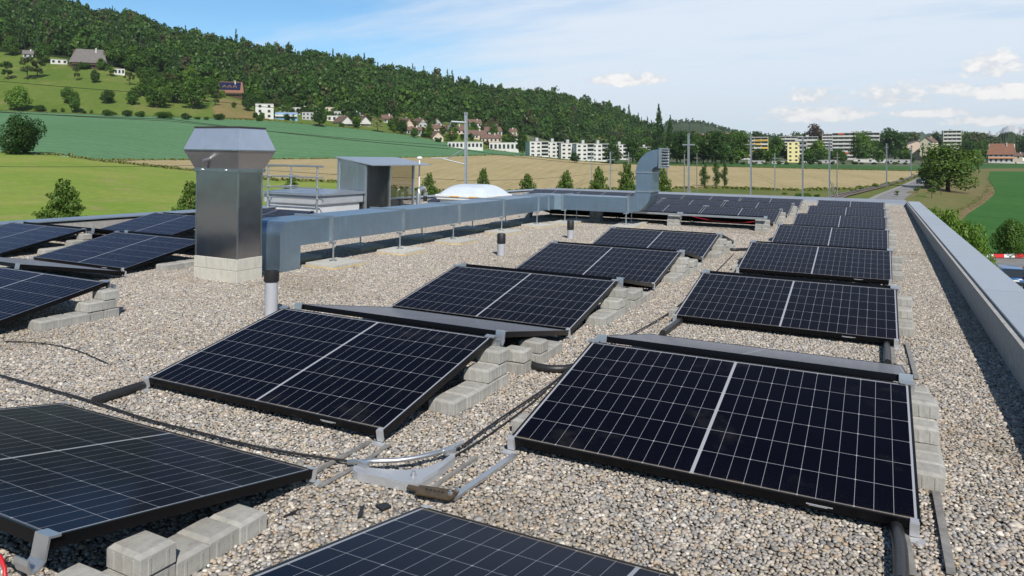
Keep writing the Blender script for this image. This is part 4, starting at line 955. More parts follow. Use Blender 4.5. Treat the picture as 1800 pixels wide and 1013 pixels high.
house(1760, 287, 46, 18, 16, 'wallw', 'rooft', 'red-roofed farmhouse with orange balcony beyond the green field', 'farmhouse', 'x', -4, 12, nwin=5, floors=2, hip=.10, over=1.2, balcony='orangeaw', name='farmhouse')
house(1790, 280, 16, 6, 5, 'wallp', 'roofb', 'small brown-roofed outbuilding right of the red-roofed farmhouse', 'outbuilding', 'x', 0, 8, nwin=1, name='outbuilding', D=640)
house(1800, 288, 26, 5, 5, 'wallw', 'white', 'white tent-like pavilion beside the dark conifer', 'pavilion', 'x', 0, 6, nwin=0, name='pavilion', chimney=False)

# ------------------------------------------------------------------ apartment blocks with balconies
def block(px, yb, wpx, hpx, floors, wall, label, bays=6, rot=0.0, depth=13, D=None, balcony='bandc', awn=None, style='band', name='apartment_block', group=None, side=None):
    if D is None: p, D = ground(px, yb)
    else: p = at(px, yb, D)
    k = D / FL; w = wide(px, wpx, D); h = hpx * k; fh = h / floors
    o = thing(name, label, 'apartment block', p, -azi(px) + R(rot), group)
    MB().box(-w / 2, w / 2, 1.2, depth, -2.5, h).build('wall', MT[wall], o)
    rf = MB().box(-w / 2 - .15, w / 2 + .15, .0, depth + .15, h, h + .45).build('roof', MT['flatroof'] if style != 'band' else MT[balcony], o)
    MB().box(-w * .1, w * .05, depth * .4, depth * .7, h + .45, h + 2.4).build('lift_house', MT['wallg'], rf)
    if style == 'band':
        MB().box(-w / 2, -w / 2 + .35, 0, 1.2, -1, h).build('side_wall', MT[wall], o); MB().box(w / 2 - .35, w / 2, 0, 1.2, -1, h).build('side_wall', MT[wall], o)
        for f in range(floors):
            z = f * fh; b0 = -w / 2 + .36; bw = w - .72
            for i in range(bays):
                x0 = b0 + bw * i / bays; x1 = b0 + bw * (i + 1) / bays
                MB().box(x0 + .25, x1 - .25, 1.08, 1.19, z + fh * .12, z + fh * .86).build('window', MT['pane'], o)
            bal = MB().box(b0, b0 + bw, .10, 1.19, z - .10, z + .08).box(b0, b0 + bw, .0, .10, z - .10, z + fh * .40)
            bal.build('balcony', MT[balcony if not (awn == 'yellow' and f % 1 == 0) else 'bandc'], o)
            for i in range(bays):
                r = random.random()
                if awn and ((awn == 'yellow' and (f * 3 + i) % 5 < 3) or (awn == 'red' and (f * 5 + i * 3) % 11 == 0)):
                    x0 = b0 + bw * i / bays; x1 = b0 + bw * (i + 1) / bays
                    if awn == 'yellow': MB().box(x0, x1, -.06, -.005, z + .05, z + fh * .38).build('balcony_panel', MT['yellow'], o)
                    else:
                        MB().add([(x0 + .1, .95, z + fh * .92), (x1 - .1, .95, z + fh * .92), (x1 - .1, -.5, z + fh * .66), (x0 + .1, -.5, z + fh * .66), (x0 + .1, .95, z + fh * .97), (x1 - .1, .95, z + fh * .97), (x1 - .1, -.5, z + fh * .71), (x0 + .1, -.5, z + fh * .71)],
                             [(0, 1, 2, 3), (7, 6, 5, 4), (3, 2, 6, 7), (0, 4, 5, 1), (1, 5, 6, 2), (0, 3, 7, 4)]).build('awning', MT['redaw' if (f + i) % 2 else 'orangeaw'], o)
    else:
        MB().box(-w / 2, w * .12, 0.0, 1.2, -2.5, h).build('front_wall', MT[wall], o)
        for f in range(floors):
            z = f * fh
            for i in range(2):
                x = -w / 2 + w * .62 * (i + .5) / 2; MB().box(x - .75, x + .75, -.06, -.005, z + fh * .35, z + fh * .78).build('window', MT['pane'], o)
            MB().box(w * .14, w / 2 - .25, 1.08, 1.19, z + fh * .1, z + fh * .85).build('window', MT['pane'], o)
            MB().box(w * .125, w / 2, .0, 1.19, z - .1, z + .08).box(w * .125, w / 2, -.02, .08, z - .1, z + fh * .36).build('balcony', MT['wallg' if f % 2 else 'wallw'], o)
    return o
wg = 'staggered white apartment blocks'
for i, (px, yb, w, h, lab) in enumerate([(948, 276, 34, 26, 'white apartment block, farthest left of the staggered row, beside the tall dark tree'), (975, 278, 32, 27, 'white apartment block, second of the staggered row'), (1002, 281, 32, 28, 'white apartment block in the middle of the staggered row'),
        (1029, 283, 32, 29, 'white apartment block, fourth of the staggered row'), (1055, 284, 30, 30, 'white apartment block, last big one of the staggered row'), (1092, 281, 30, 26, 'white apartment block half hidden by dark broad trees')]):
    block(px, yb, w, h, 4, 'wallw', lab, 3, 12, 12, style='white', group=wg)
block(1134, 275, 28, 16, 3, 'wallw', 'small white block visible behind the duct elbow', 3, 8, 12, style='white')
block(1309, 281, 82, 39, 6, 'walll', 'yellow-fronted apartment block with yellow balcony panels', 7, 0, 13, awn='yellow')
block(1401, 286, 34, 36, 5, 'walll', 'plain lemon-coloured apartment block with a line of small windows', 3, 0, 14, style='white')
block(1390, 262, 40, 22, 4, 'wallw', 'pale apartment block with stacked balconies behind the lemon block', 4, 0, 13, D=900)
block(1420, 275, 36, 34, 5, 'wallg', 'grey apartment block right behind the lemon block', 4, 0, 13, D=880)
block(1455, 262, 20, 26, 5, 'wallp', 'narrow salmon tower behind the copper-leaved tree', 3, 0, 13, D=950)
block(1504, 281, 84, 47, 7, 'wallg', 'big seven-storey block with pale bands and red awnings', 8, 0, 15, awn='red')
block(1674, 268, 32, 38, 6, 'wallc', 'pale tower block rising over the trees left of the road', 4, 8, 15, D=900)

# allotment strip between the green crop and the town
for i, (px, yb, w, h, wl, lab) in enumerate([(1330, 288, 30, 5, 'wallg', 'low grey shed at the left of the allotments'), (1368, 288, 22, 4, 'wallw', 'low white shed left of the lemon block in the allotments'), (1452, 287, 40, 5, 'wallg', 'long grey shed in the allotments right of the lemon block'), (1530, 286, 60, 6, 'wallw', 'long white low greenhouse before the big banded block'), (1580, 287, 40, 6, 'wallg', 'grey low shed in the allotments before the dark trees')]):
    house(px, yb, w, h, 0, wl, 'flatroof', lab, 'shed', depth=5, nwin=3, name='garden_shed', group='sheds in the allotments')
for i, px in enumerate(range(1290, 1600, 19)):
    tree('bush', ['mid', 'dark', 'olive'][i % 3], px + random.uniform(-4, 4), 289.5, random.uniform(9, 18), random.uniform(4, 9), 'low garden shrub among the allotment sheds at the field edge', 'shrub', 'shrub', 'far', 'garden shrubs in the allotments')

# ------------------------------------------------------------------ railway masts and wires
def mast(px, top, D, wpx, label, arm=0, dark=False, stay=False, base=None, group='railway masts'):
    p = at(px, CY, D); zt = CAM.z + (CY - top) / FL * D
    zb = (CAM.z - (base - CY) / FL * D) if base else -7.2
    r = wpx * .68 * D / FL / 2; mt = MT['mastd' if dark else 'mast']
    o = thing('railway_mast', label, 'mast', (p.x, p.y, zb), -azi(px), group); h = zt - zb
    if dark: MB().tube([(0, 0, -.5), (0, 0, h)], [r * 1.1, r * .8], 10).build('pole', mt, o, smooth=True, angle=40)
    else:   # steel H section
        m = MB().box(-r, -r * .45, -r, r, -.5, h).box(r * .45, r, -r, r, -.5, h).box(-r * .45, r * .45, -r * .2, r * .2, -.5, h); m.build('pole', mt, o)
        MB().box(-r * 1.25, r * 1.25, -r * 1.2, r * 1.2, h, h + .06).build('cap', mt, o)
    if arm:
        s = 1 if arm > 0 else -1; a = abs(arm)
        MB().tube([(0, 0, h - .55), (s * a * .8, 0, h - .5)], .07, 6).tube([(s * a * .8, 0, h - .5), (s * a, 0, h - .95)], .05, 6).build('top_arm', mt, o)
        cl = MB().tube([(0, 0, h - 3.1), (s * a * 1.3, 0, h - 2.75)], .035, 6).tube([(0, 0, h - 2.1), (s * a * 1.0, 0, h - 2.72), (s * a * 1.9, 0, h - 2.72)], .035, 6).build('cantilever', mt, o)
        MB().lathe([(.06, 0), (.09, .06), (.06, .12), (.09, .18), (.06, .24)], 10, (s * a * .8, 0, h - 1.3)).build('insulator', MT['insul'], cl)
    else:
        MB().box(-.55, .55, -.05, .05, h - 1.0, h - .9).build('crossbar', mt, o)
    if stay: MB().tube([(0, 0, h * .55), (1.9, 0, 0)], .07, 6).tube([(.35, 0, h * .50), (2.25, 0, 0)], .05, 6).build('stay', MT['mastd'], o)
    return o
mast(819, 200, 45, 8, 'tall near steel mast with a left-hand bracket rising behind the skylight dome', arm=-1.1)
mast(1210.5, 236, 66, 5.4, 'steel mast with slanting stay right of the duct elbow', stay=True)
mast(1203, 271, 120, 3.6, 'dark wooden pole left beside the stayed mast', dark=True)
mast(1320, 238, 76, 4.6, 'tall steel mast standing before the yellow apartment block')
mast(1411, 242, 86, 4.2, 'dark steel mast standing before the lemon apartment block')
mast(1458, 247, 92, 4.0, 'steel mast with a stay at the left edge of the big banded block', stay=True)
mast(1471.5, 268, 130, 2.8, 'thin dark pole right beside the stayed mast before the banded block', dark=True)
mast(1362, 270, 150, 2.6, 'thin steel mast in the stubble before the cypress-like tree', base=331)
mast(1225, 269, 135, 2.4, 'thin dark pole between the stayed mast and the narrow young trees', dark=True)
mast(1558.5, 253, 190, 3.2, 'steel mast at the curving rails right of the big banded block', base=331)
mast(1602, 256, 260, 2.2, 'thin steel mast beside the rails before the pinkish house', base=313)
mast(1040, 268, 110, 2.4, 'thin pole behind the loose young tree before the white apartment row')
mast(1073, 268, 95, 3.2, 'steel pole between the two loose young trees')
mast(1105, 268, 120, 2.2, 'thin pole behind the tall loose young tree left of the elbow')
mast(1172.5, 258, 100, 3.4, 'pole right behind the louvred duct outlet', dark=True)
def wire(pts, r, label):
    q = [at(*a) for a in pts]; out = []
    for i in range(len(q) - 1):
        for j in range(14):
            f = j / 14; p = q[i].lerp(q[i + 1], f); p.z -= .35 * 4 * f * (1 - f) * (q[i] - q[i + 1]).length / 60; out.append(p)
    out.append(q[-1]); tag(MB().tube(out, r, 4).build('overhead_wire', MT['rubber']), label, 'wire', 'overhead railway wires')
wire([(819, 206, 45), (1210, 243, 66), (1320, 246, 76), (1411, 249, 86), (1458, 254, 92), (1558, 262, 190), (1602, 264, 260)], .016, 'thin wire strung over the tops of the railway masts')
wire([(-250, 118, 40), (250, 163, 43), (803, 220, 45)], .015, 'dark overhead wire crossing the pasture below the farmhouse')
wire([(-250, 182, 38), (300, 210, 42), (790, 262, 45)], .016, 'dark overhead wire crossing the top of the wheat field')
wire([(-250, 178, 39), (300, 213, 43), (800, 257, 46)], .013, 'second thinner wire close to the one at the top of the wheat field')
wire([(-250, 290, 36), (350, 291, 42), (800, 316, 45)], .011, 'thin wire crossing the near meadow and the stubble field')
wire([(803, 262, 45), (1060, 290, 58), (1210, 270, 66), (1320, 277, 76), (1458, 282, 92)], .012, 'long thin wire running along the masts over the stubble field')
wire([(803, 318, 45), (1073, 300, 95), (1225, 298, 135)], .012, 'low thin wire over the stubble behind the young trees')

# ------------------------------------------------------------------ cars and the barrier
def car(px, yb, heading, paint, label, D=None, length=4.2, wide=1.75, tall=1.5, van=False):
    if D is None: p, D = ground(px, yb)
    else: p = at(px, yb, D)
    o = thing('parked_car', label, 'car', (p.x, p.y, p.z + .08), heading, 'cars near the building')
    L = length; hw = wide / 2; zt = tall
    def ring(y, z0, z1, w0, w1): return [(-w0, y, z0), (w0, y, z0), (w0 * 1.02, y, (z0 + z1) / 2), (w1, y, z1), (-w1, y, z1), (-w0 * 1.02, y, (z0 + z1) / 2)]
    b = MB(); st = [(-L / 2, .38, .70, .82, .78), (-L / 2 + .12, .25, .88, .95, .90), (-L / 2 + .5, .20, .96, 1, .95), (0, .19, .98, 1, .95), (L * .22, .20, .95, 1, .93), (L / 2 - .45, .22, .84, .97, .86), (L / 2 - .1, .28, .70, .88, .78), (L / 2, .36, .58, .78, .70)]
    b.loft([ring(y, z0, z1, hw * a, hw * c) for y, z0, z1, a, c in st]); body = b.build('body', MT[paint], o, smooth=True, angle=50, bevel=0)
    c = MB(); yr = -L / 2 + (.10 if van else .22)
    cab = [(yr, .90, .92, .92, .90), (yr + .45, .90, zt - .06, .93, .76), (yr + 1.0, .92, zt, .94, .76), (L * .06, .94, zt - .02, .94, .75), (L * .25, .93, .96, .92, .86)]
    c.loft([ring(y, z0, z1, hw * a, hw * d) for y, z0, z1, a, d in cab]); c.build('window', MT['pane'], o, smooth=True, angle=40)
    rf = MB().loft([ring(yr + .40, zt - .06, zt - .01, hw * .78, hw * .70), ring(yr + 1.0, zt - .01, zt + .035, hw * .78, hw * .70), ring(L * .09, zt - .04, zt + .01, hw * .77, hw * .69)]); rf.build('roof', MT[paint], o, smooth=True, angle=40)
    for sx in (-1, 1):
        MB().box(sx * hw * .88 - .04, sx * hw * .88 + .04, yr + .02, yr + .12, .9, zt - .16).build('pillar', MT[paint], o)
        MB().box(sx * hw * .80 - .13, sx * hw * .80 + .11, -L / 2 - .02, -L / 2 + .14, .66, 1.0).build('tail_light', MT['tail'], o, bevel=.02)
        MB().box(sx * hw * .70 - .18, sx * hw * .70 + .14, L / 2 - .16, L / 2 + .015, .56, .70).build('headlight', MT['head'], o, bevel=.02)
        MB().box(sx * (hw + .07) - .08, sx * (hw + .07) + .08, L * .16, L * .20, .95, 1.08).build('mirror', MT[paint], o)
        for y in (-L * .31, L * .31):
            w = MB().lathe([(.05, 0), (.31, 0), (.32, .03), (.32, .17), (.31, .20), (.05, .20)], 20).mesh('wheel', MT['tyre'], smooth=True, angle=40)
            wo = link('wheel', w, o, (sx * (hw - .16), y, .31), (0, R(90) * sx, 0)); MB().lathe([(.02, .19), (.20, .19), (.21, .212), (.02, .215)], 14).build('rim', MT['rim'], wo)
    MB().box(-hw * .9, hw * .9, -L / 2 - .05, -L / 2 + .03, .34, .56).build('bumper', MT['trim'], o, bevel=.02)
    MB().box(-.26, .26, -L / 2 - .075, -L / 2 - .052, .60, .72).build('number_plate', MT['plate'], o)
    return o
hz = -azi(1770)
car(1772, 503, hz + R(12), 'blue', 'blue hatchback parked beyond the parapet, its red tail lights towards us', van=True)
car(1822, 500, hz + R(10), 'dkblue', 'dark blue car parked next to the blue hatchback')
car(1838, 548, hz + R(60), 'silver', 'silver car parked nearest below the parapet')
car(1620.5, 323.5, -azi(1620) + R(200), 'dkblue', 'dark blue car standing on the road left of the big spreading tree')
car(1636, 330, -azi(1636) + R(205), 'black', 'black car standing on the road just in front of the dark blue one')
def barrier():
    p0, D = ground(1735, 456); p1, D1 = ground(1900, 456)
    d = p1 - p0; L = d.length + 12; a = math.atan2(d.y, d.x)
    o = thing('barrier', 'long red and white striped barrier rail along the parking area', 'barrier', p0 - d.normalized() * 6, a)
    MB().box(0, L, -.06, .06, .12, .46).build('rail', MT['barrier'], o)
    for i in range(int(L / 3) + 1): MB().box(i * 3 - .05, i * 3 + .05, .065, .16, -.3, .42).build('post', MT['mastd'], o)
barrier()

# ------------------------------------------------------------------ the building and its flat roof (everything below lives in the tilted roof frame)
XR, XL, YB, YN = 2.36, -10.95, 25.0, -9.5          # inner faces of the parapets
def ztop(y, side): return (.335 if side == 'r' else .30) - .0066 * y
bld = thing('flat_roof_building', 'flat roofed building carrying the solar panels, with concrete parapet and grey metal coping', 'building', (0, 0, 0), 0, None, 'fix')
MB().box(XL - .38, XR + .36, YN - .4, YB + .38, -11.5, -.62).build('wall', MT['wallg'], bld)
def par(poly_pts, name='parapet'):
    return MB().add(poly_pts, [(0, 3, 2, 1), (4, 5, 6, 7), (0, 1, 5, 4), (1, 2, 6, 5), (2, 3, 7, 6), (3, 0, 4, 7)]).build(name, MT['parapet'], bld)
def parapet(x0, x1, y0, y1, zf, dz=.05):
    b = -.60; return par([(x0, y0, b), (x1, y0, b), (x1, y1, b), (x0, y1, b), (x0, y0, zf(y0) - dz), (x1, y0, zf(y0) - dz), (x1, y1, zf(y1) - dz), (x0, y1, zf(y1) - dz)])
def coping(o, q, t=.018, lip=.07):
    """q: four corners anticlockwise, (inner near, outer near, outer far, inner far) of the sheet's upper face"""
    m = MB(); lo = [(x, y, z - t) for x, y, z in q]; m.add(q + lo, [(0, 1, 2, 3), (7, 6, 5, 4), (0, 4, 5, 1), (1, 5, 6, 2), (2, 6, 7, 3), (3, 7, 4, 0)])
    return m.build('coping', MT['coping'], o)
pr = parapet(XR, XR + .34, YN, YB + .36, lambda y: ztop(y, 'r'), .010)
n = 12
for i in range(n):
    y0 = YN + (YB + .40 - YN) * i / n + .006; y1 = YN + (YB + .40 - YN) * (i + 1) / n - .006
    coping(pr, [(XR + .045, y0, ztop(y0, 'r') + .012), (XR + .39, y0, ztop(y0, 'r') + .018), (XR + .39, y1, ztop(y1, 'r') + .018), (XR + .045, y1, ztop(y1, 'r') + .012)])
    MB().box(XR + .372, XR + .388, y0, y1, ztop(y0, 'r') - .10, ztop(y1, 'r') - .012).build('coping_lip', MT['coping'], pr)
pl_ = parapet(XL - .34, XL, YN, YB + .36, lambda y: ztop(y, 'l'))
for i in range(n):
    y0 = YN + (YB + .40 - YN) * i / n + .004; y1 = YN + (YB + .40 - YN) * (i + 1) / n - .004
    coping(pl_, [(XL - .38, y0, ztop(y0, 'l') + .01), (XL + .03, y0, ztop(y0, 'l')), (XL + .03, y1, ztop(y1, 'l')), (XL - .38, y1, ztop(y1, 'l') + .01)])
zb_ = ztop(YB, 'r')
pb = par([(XL, YB, -.6), (XR, YB, -.6), (XR, YB + .34, -.6), (XL, YB + .34, -.6), (XL, YB, ztop(YB, 'l') - .05), (XR, YB, zb_ - .05), (XR, YB + .34, zb_ - .05), (XL, YB + .34, ztop(YB, 'l') - .05)])
for i in range(6):
    f0 = i / 6; f1 = (i + 1) / 6; xa = XL + .034 + (XR + .006 - XL - .034) * f0 + .004; xb = XL + .034 + (XR + .006 - XL - .034) * f1 - .004
    za = ztop(YB, 'l') + (zb_ - ztop(YB, 'l')) * f0; zc = ztop(YB, 'l') + (zb_ - ztop(YB, 'l')) * f1
    coping(pb, [(xa, YB - .06, za - .055), (xb, YB - .06, zc - .055), (xb, YB + .39, zc + .05), (xa, YB + .39, za + .05)])
    MB().box(xa, xb, YB - .075, YB - .062, za - .13, zc - .055).build('coping_lip', MT['hatchg'], pb)
# deck and gravel
dk = bpy.data.meshes.new('roof_deck'); dk.from_pydata([(XL, YN, -.012), (XR, YN, -.012), (XR, YB, -.012), (XL, YB, -.012)], [], [(0, 1, 2, 3)]); dk.materials.append(MT['bed'])
tag(link('roof_deck', dk), kind='structure', roof=True)
def gravel():
    T = 1.5; sp = .0160; bm = bmesh.new(); bmesh.ops.create_icosphere(bm, subdivisions=1, radius=1)
    V0 = np.array([v.co[:] for v in bm.verts]); F0 = np.array([[v.index for v in f.verts] for f in bm.faces]); bm.free()
    xs = np.arange(-T / 2, T / 2, sp); ys = np.arange(-T / 2, T / 2, sp * .9)
    X, Y = np.meshgrid(xs, ys); X = X + (np.arange(len(ys)) % 2)[:, None] * sp / 2
    c = np.stack([X.ravel(), Y.ravel()], 1) + rng.normal(0, sp * .22, (X.size, 2)); n = len(c)
    s = np.exp(rng.normal(math.log(.0091), .26, n))
    z = -.004 + rng.normal(0, .0026, n)
    # each stone: ellipsoid with lumps, random spin and lean
    rad = s[:, None] * np.stack([rng.uniform(.95, 1.45, n), rng.uniform(.78, 1.05, n), rng.uniform(.42, .68, n)], 1)
    lump = 1 + rng.normal(0, .10, (n, len(V0), 1))
    P = V0[None] * lump * rad[:, None, :]
    a = rng.uniform(0, 2 * np.pi, n); t1 = rng.normal(0, .35, n); ca, sa = np.cos(a), np.sin(a); ct, st = np.cos(t1), np.sin(t1)
    x, y, zz = P[..., 0], P[..., 1], P[..., 2]
    y, zz = y * ct[:, None] - zz * st[:, None], y * st[:, None] + zz * ct[:, None]
    x, y = x * ca[:, None] - y * sa[:, None], x * sa[:, None] + y * ca[:, None]
    P = np.stack([x + c[:, :1], y + c[:, 1:], zz + z[:, None]], -1)
    F = (F0[None] + (np.arange(n) * len(V0))[:, None, None]).reshape(-1, 3)
    me = bpy.data.meshes.new('gravel'); me.vertices.add(n * len(V0)); me.vertices.foreach_set('co', P.astype(np.float32).ravel())
    me.loops.add(F.size); me.loops.foreach_set('vertex_index', F.astype(np.int32).ravel()); me.polygons.add(len(F))
    me.polygons.foreach_set('loop_start', np.arange(0, F.size, 3, dtype=np.int32)); me.polygons.foreach_set('loop_total', np.full(len(F), 3, np.int32))
    me.polygons.foreach_set('use_smooth', np.ones(len(F), bool)); me.update(calc_edges=True)
    pal = np.array([(0.419, 0.377, 0.328), (0.337, 0.311, 0.284), (0.483, 0.423, 0.351), (0.276, 0.256, 0.232), (0.552, 0.498, 0.436), (0.423, 0.345, 0.256), (0.649, 0.605, 0.550), (0.375, 0.284, 0.206), (0.226, 0.214, 0.206), (0.378, 0.369, 0.363)])
    k = rng.choice(len(pal), n, p=[.2, .16, .15, .11, .10, .08, .03, .04, .05, .08]); colr = np.clip(pal[k] * rng.uniform(.82, 1.18, (n, 1)), 0, .85)
    at_ = me.attributes.new('tint', 'FLOAT_COLOR', 'POINT')
    at_.data.foreach_set('color', np.repeat(np.c_[colr, np.ones(n)], len(V0), 0).astype(np.float32).ravel())
    me.materials.append(MT['peb'])
    o = link('gravel', me, None, (0, 0, 0)); tag(o, 'round river gravel in greys and beiges covering the whole flat roof', 'gravel', kind='stuff', roof=True)
    # the bed is this one patch laid again and again, turned by quarter turns
    ng = bpy.data.node_groups.new('gravel_bed', 'GeometryNodeTree'); ng.interface.new_socket('Geometry', in_out='INPUT', socket_type='NodeSocketGeometry'); ng.interface.new_socket('Geometry', in_out='OUTPUT', socket_type='NodeSocketGeometry')
    t = NT(ng); gi = t.n('NodeGroupInput'); go = t.n('NodeGroupOutput')
    nx = int((XR - XL) / T) + 1; ny = int((YB - YN) / T) + 1
    gr = t.n('GeometryNodeMeshGrid'); gr.inputs['Size X'].default_value = (nx - 1) * T; gr.inputs['Size Y'].default_value = (ny - 1) * T; gr.inputs['Vertices X'].default_value = nx; gr.inputs['Vertices Y'].default_value = ny
    tr = t.n('GeometryNodeTransform'); tr.inputs['Translation'].default_value = (XR - (nx - .5) * T + (nx - 1) * T / 2, YB - (ny - .5) * T + (ny - 1) * T / 2, 0)
    ri = t.n('FunctionNodeRandomValue', data_type='INT'); ri.inputs[4].default_value = 0; ri.inputs[5].default_value = 3
    cb = t.n('ShaderNodeCombineXYZ'); t.l(t.m('MULTIPLY', ri.outputs[2], math.pi / 2), cb.inputs[2])
    ip = t.n('GeometryNodeInstanceOnPoints'); t.l(gr.outputs[0], tr.inputs[0]); t.l(tr.outputs[0], ip.inputs[0]); t.l(gi.outputs[0], ip.inputs['Instance']); t.l(cb.outputs[0], ip.inputs['Rotation'])
    t.l(ip.outputs[0], go.inputs[0]); md = o.modifiers.new('bed', 'NODES'); md.node_group = ng
gravel()

# ------------------------------------------------------------------ solar panels
PL, PW, PT, TILT, ZL = 1.762, 1.165, .035, .193, .11
def panel_meshes():
    g = MB().box(.010, PL - .010, .010, PW - .010, -.004, 0.0).mesh('glass', MT['glass'])
    uv = g.uv_layers.new(name='UVMap')
    for lp in g.loops: uv.data[lp.index].uv = g.vertices[lp.vertex_index].co[:2]
    f = MB(); w = .010
    f.box(0, PL, 0, w, -PT, .0025).box(0, PL, PW - w, PW, -PT, .0025).box(0, w, w, PW - w, -PT, .0022).box(PL - w, PL, w, PW - w, -PT, .0022)
    f.box(.012, PL - .012, .020, .026, -.052, -PT - .0005).box(w, PL - w, w, w + .02, -PT, -PT + .003).box(w, PL - w, PW - w - .02, PW - w, -PT, -PT + .003)  # first box: black strip added below the low edge to stand in for shade
    fr = f.mesh('frame', MT['frame'])
    bk = MB().box(.011, PL - .011, .011, PW - .011, -.010, -.0055).mesh('backsheet', MT['back'])
    npm = MB().box(PL - .41, PL - .31, -.0018, -.0002, -.019, -.015).box(PL - .40, PL - .33, -.0018, -.0002, -.023, -.0215).mesh('nameplate', MT['pvc'])
    # low foot: aluminium angle; high clamp: curved cradle
    ft = MB().box(-.008, .026, -.018, -.002, -.052, .003).box(-.028, .046, -.050, -.019, -.066, -.054).box(-.006, .024, -.016, .012, .0035, .007).mesh('low_clamp', MT['plate_'])
    hc = MB(); hc.box(-.018, .05, PW - .02, PW + .012, .003, .010)
    prof = [(PW + .0125, .010), (PW + .0125, -.06), (PW + .03, -.085), (PW + .055, -.085), (PW + .068, -.06), (PW + .068, -.045), (PW + .0615, -.045), (PW + .0615, -.058), (PW + .052, -.078), (PW + .033, -.078), (PW + .019, -.057), (PW + .019, .010)]
    hc.prism(prof, -.018, .05, 'x'); hcm = hc.mesh('high_clamp', MT['alu'])
    post = MB().box(-.012, .042, PW + .03, PW + .05, -.30, -.086).mesh('support_post', MT['alu'])
    return g, fr, bk, npm, ft, hcm, post
PM = panel_meshes()
def make_panel():
    o = empty('solar_panel', (0, 0, 0))
    link('glass', PM[0], o); fr = link('frame', PM[1], o); link('backsheet', PM[2], o); link('nameplate', PM[3], fr)
    for x in (.0, PL - .03): link('low_clamp', PM[4], o, (x, 0, 0)); link('high_clamp', PM[5], o, (x, 0, 0))
    return o
PROTO = make_panel(); _first = [True]
def panel(x, y, away, label, group, dz=0.0):
    """x: left end, y: low edge. away: slopes down away from the camera"""
    if _first[0]: o = PROTO; _first[0] = False
    else: o = copy_tree(PROTO)
    if away: o.location = (x + PL, y, ZL + dz); o.rotation_euler = (TILT, 0, math.pi)
    else: o.location = (x, y, ZL + dz); o.rotation_euler = (TILT, 0, 0)
    return tag(o, label, 'solar panel', group, None, 'fix')
WC = PW * math.cos(TILT); RG = .165                  # plan width, gap at the ridge
ordn = ['first', 'second', 'third', 'fourth', 'fifth', 'sixth', 'seventh', 'eighth', 'ninth']
AX, AY, AP = -.085, .113, 3.243
GA = 'solar panels in the row beside the parapet'
panel(AX + .012, AY - .805, True, 'dark solar panel sloping away, cut by the bottom picture edge beside the foreground panel', GA)
for i in range(7):
    y = AY + AP * i
    panel(AX, y, False, 'large dark solar panel in the foreground right with its whole cell grid facing us' if i == 0 else 'solar panel facing us, %s from the front in the row beside the parapet' % ordn[i], GA)
    if i < 6: panel(AX, y + 2 * WC + RG, True, 'solar panel sloping away behind the %s facing panel beside the parapet' % ordn[i], GA)
BX, BY, BP = -2.436, -.112, 2.50
GB = 'solar panels in the middle row'
panel(BX, BY - .52, True, 'greenish black solar panel in the left foreground, sloping away, two block steps beside it', GB)
for i in range(4):
    y = BY + BP * i
    panel(BX, y, False, 'solar panel facing us, %s from the front in the middle row' % ordn[i], GB)
    panel(BX, y + 2 * WC + RG, True, 'solar panel sloping away behind the %s facing panel of the middle row' % ordn[i], GB)
GF = 'solar panels in the block before the back parapet'
FX, FP = -.53, 1.785
for r, (yh, cnt) in enumerate([(12.62, 3), (15.36, 3), (18.06, 4), (20.80, 5)]):
    for c in range(cnt):
        x = FX - PL - FP * c
        if r > 0: panel(x, yh - WC, False, 'solar panel facing us, %s row of the back block, %s from its open end' % (ordn[r - 1], ordn[c]), GF)
        if r < 3: panel(x, yh + RG + WC, True, 'solar panel sloping away, %s ridge of the back block, %s from its open end' % (ordn[r], ordn[c]), GF)
GD = 'solar panels left of the chimney'
for (x, y, aw, lab) in [(-6.26, -.08, False, 'solar panel facing us, cut by the left picture edge, with block steps at its end'), (-8.04, -.08, False, 'solar panel next to the left edge panel, outside the picture'),
    (-7.86, 2.40, True, 'grey glaring solar panel sloping away between two facing panels left of the chimney'),
    (-8.05, 2.53, False, 'solar panel facing us just left of the chimney foot'), (-8.05, 2.53 + 2 * WC + RG, True, 'solar panel sloping away behind the one left of the chimney foot'),
    (-10.47, 2.50, False, 'solar panel facing us at the far left, in front of the left parapet'), (-10.47, 2.50 + 2 * WC + RG, True, 'solar panel sloping away at the far left near the parapet'),
    (-10.44, 5.00, False, 'solar panel facing us, its right end behind the chimney'), (-10.44, 5.00 + 2 * WC + RG, True, 'solar panel sloping away, mostly hidden behind the chimney'),
    (-10.25, 7.06, False, 'solar panel facing us between the chimney and the roof hatch'), (-10.6, 15.6, False, 'solar panel facing us left of the white skylight dome')]:
    if 'outside' in lab: continue
    panel(x, y, aw, lab, GD)

# ------------------------------------------------------------------ concrete ballast blocks
bmh = MB().add([(-.085, -.0665, 0), (.085, -.0665, 0), (.085, .0665, 0), (-.085, .0665, 0), (-.085, -.0665, .066), (.085, -.0665, .066), (.085, .0665, .066), (-.085, .0665, .066), (-.068, -.052, .078), (.068, -.052, .078), (.068, .052, .078), (-.068, .052, .078)],
    [(0, 3, 2, 1), (0, 1, 5, 4), (1, 2, 6, 5), (2, 3, 7, 6), (3, 0, 4, 7), (4, 5, 9, 8), (5, 6, 10, 9), (6, 7, 11, 10), (7, 4, 8, 11), (8, 9, 10, 11)])
for sx in (-1, 1):                                    # spacer ribs cast on the long sides
    for yy in (-.033, .033): bmh.box(sx * .085 - .0025, sx * .085 + .0025, yy - .006, yy + .006, .002, .060)
for sy in (-1, 1):
    for xx in (-.05, 0, .05): bmh.box(xx - .005, xx + .005, sy * .0665 - .002, sy * .0665 + .002, .002, .060)
BLK = bmh.mesh('concrete_block', MT['block'], bevel=.0035)
_bf = [0]
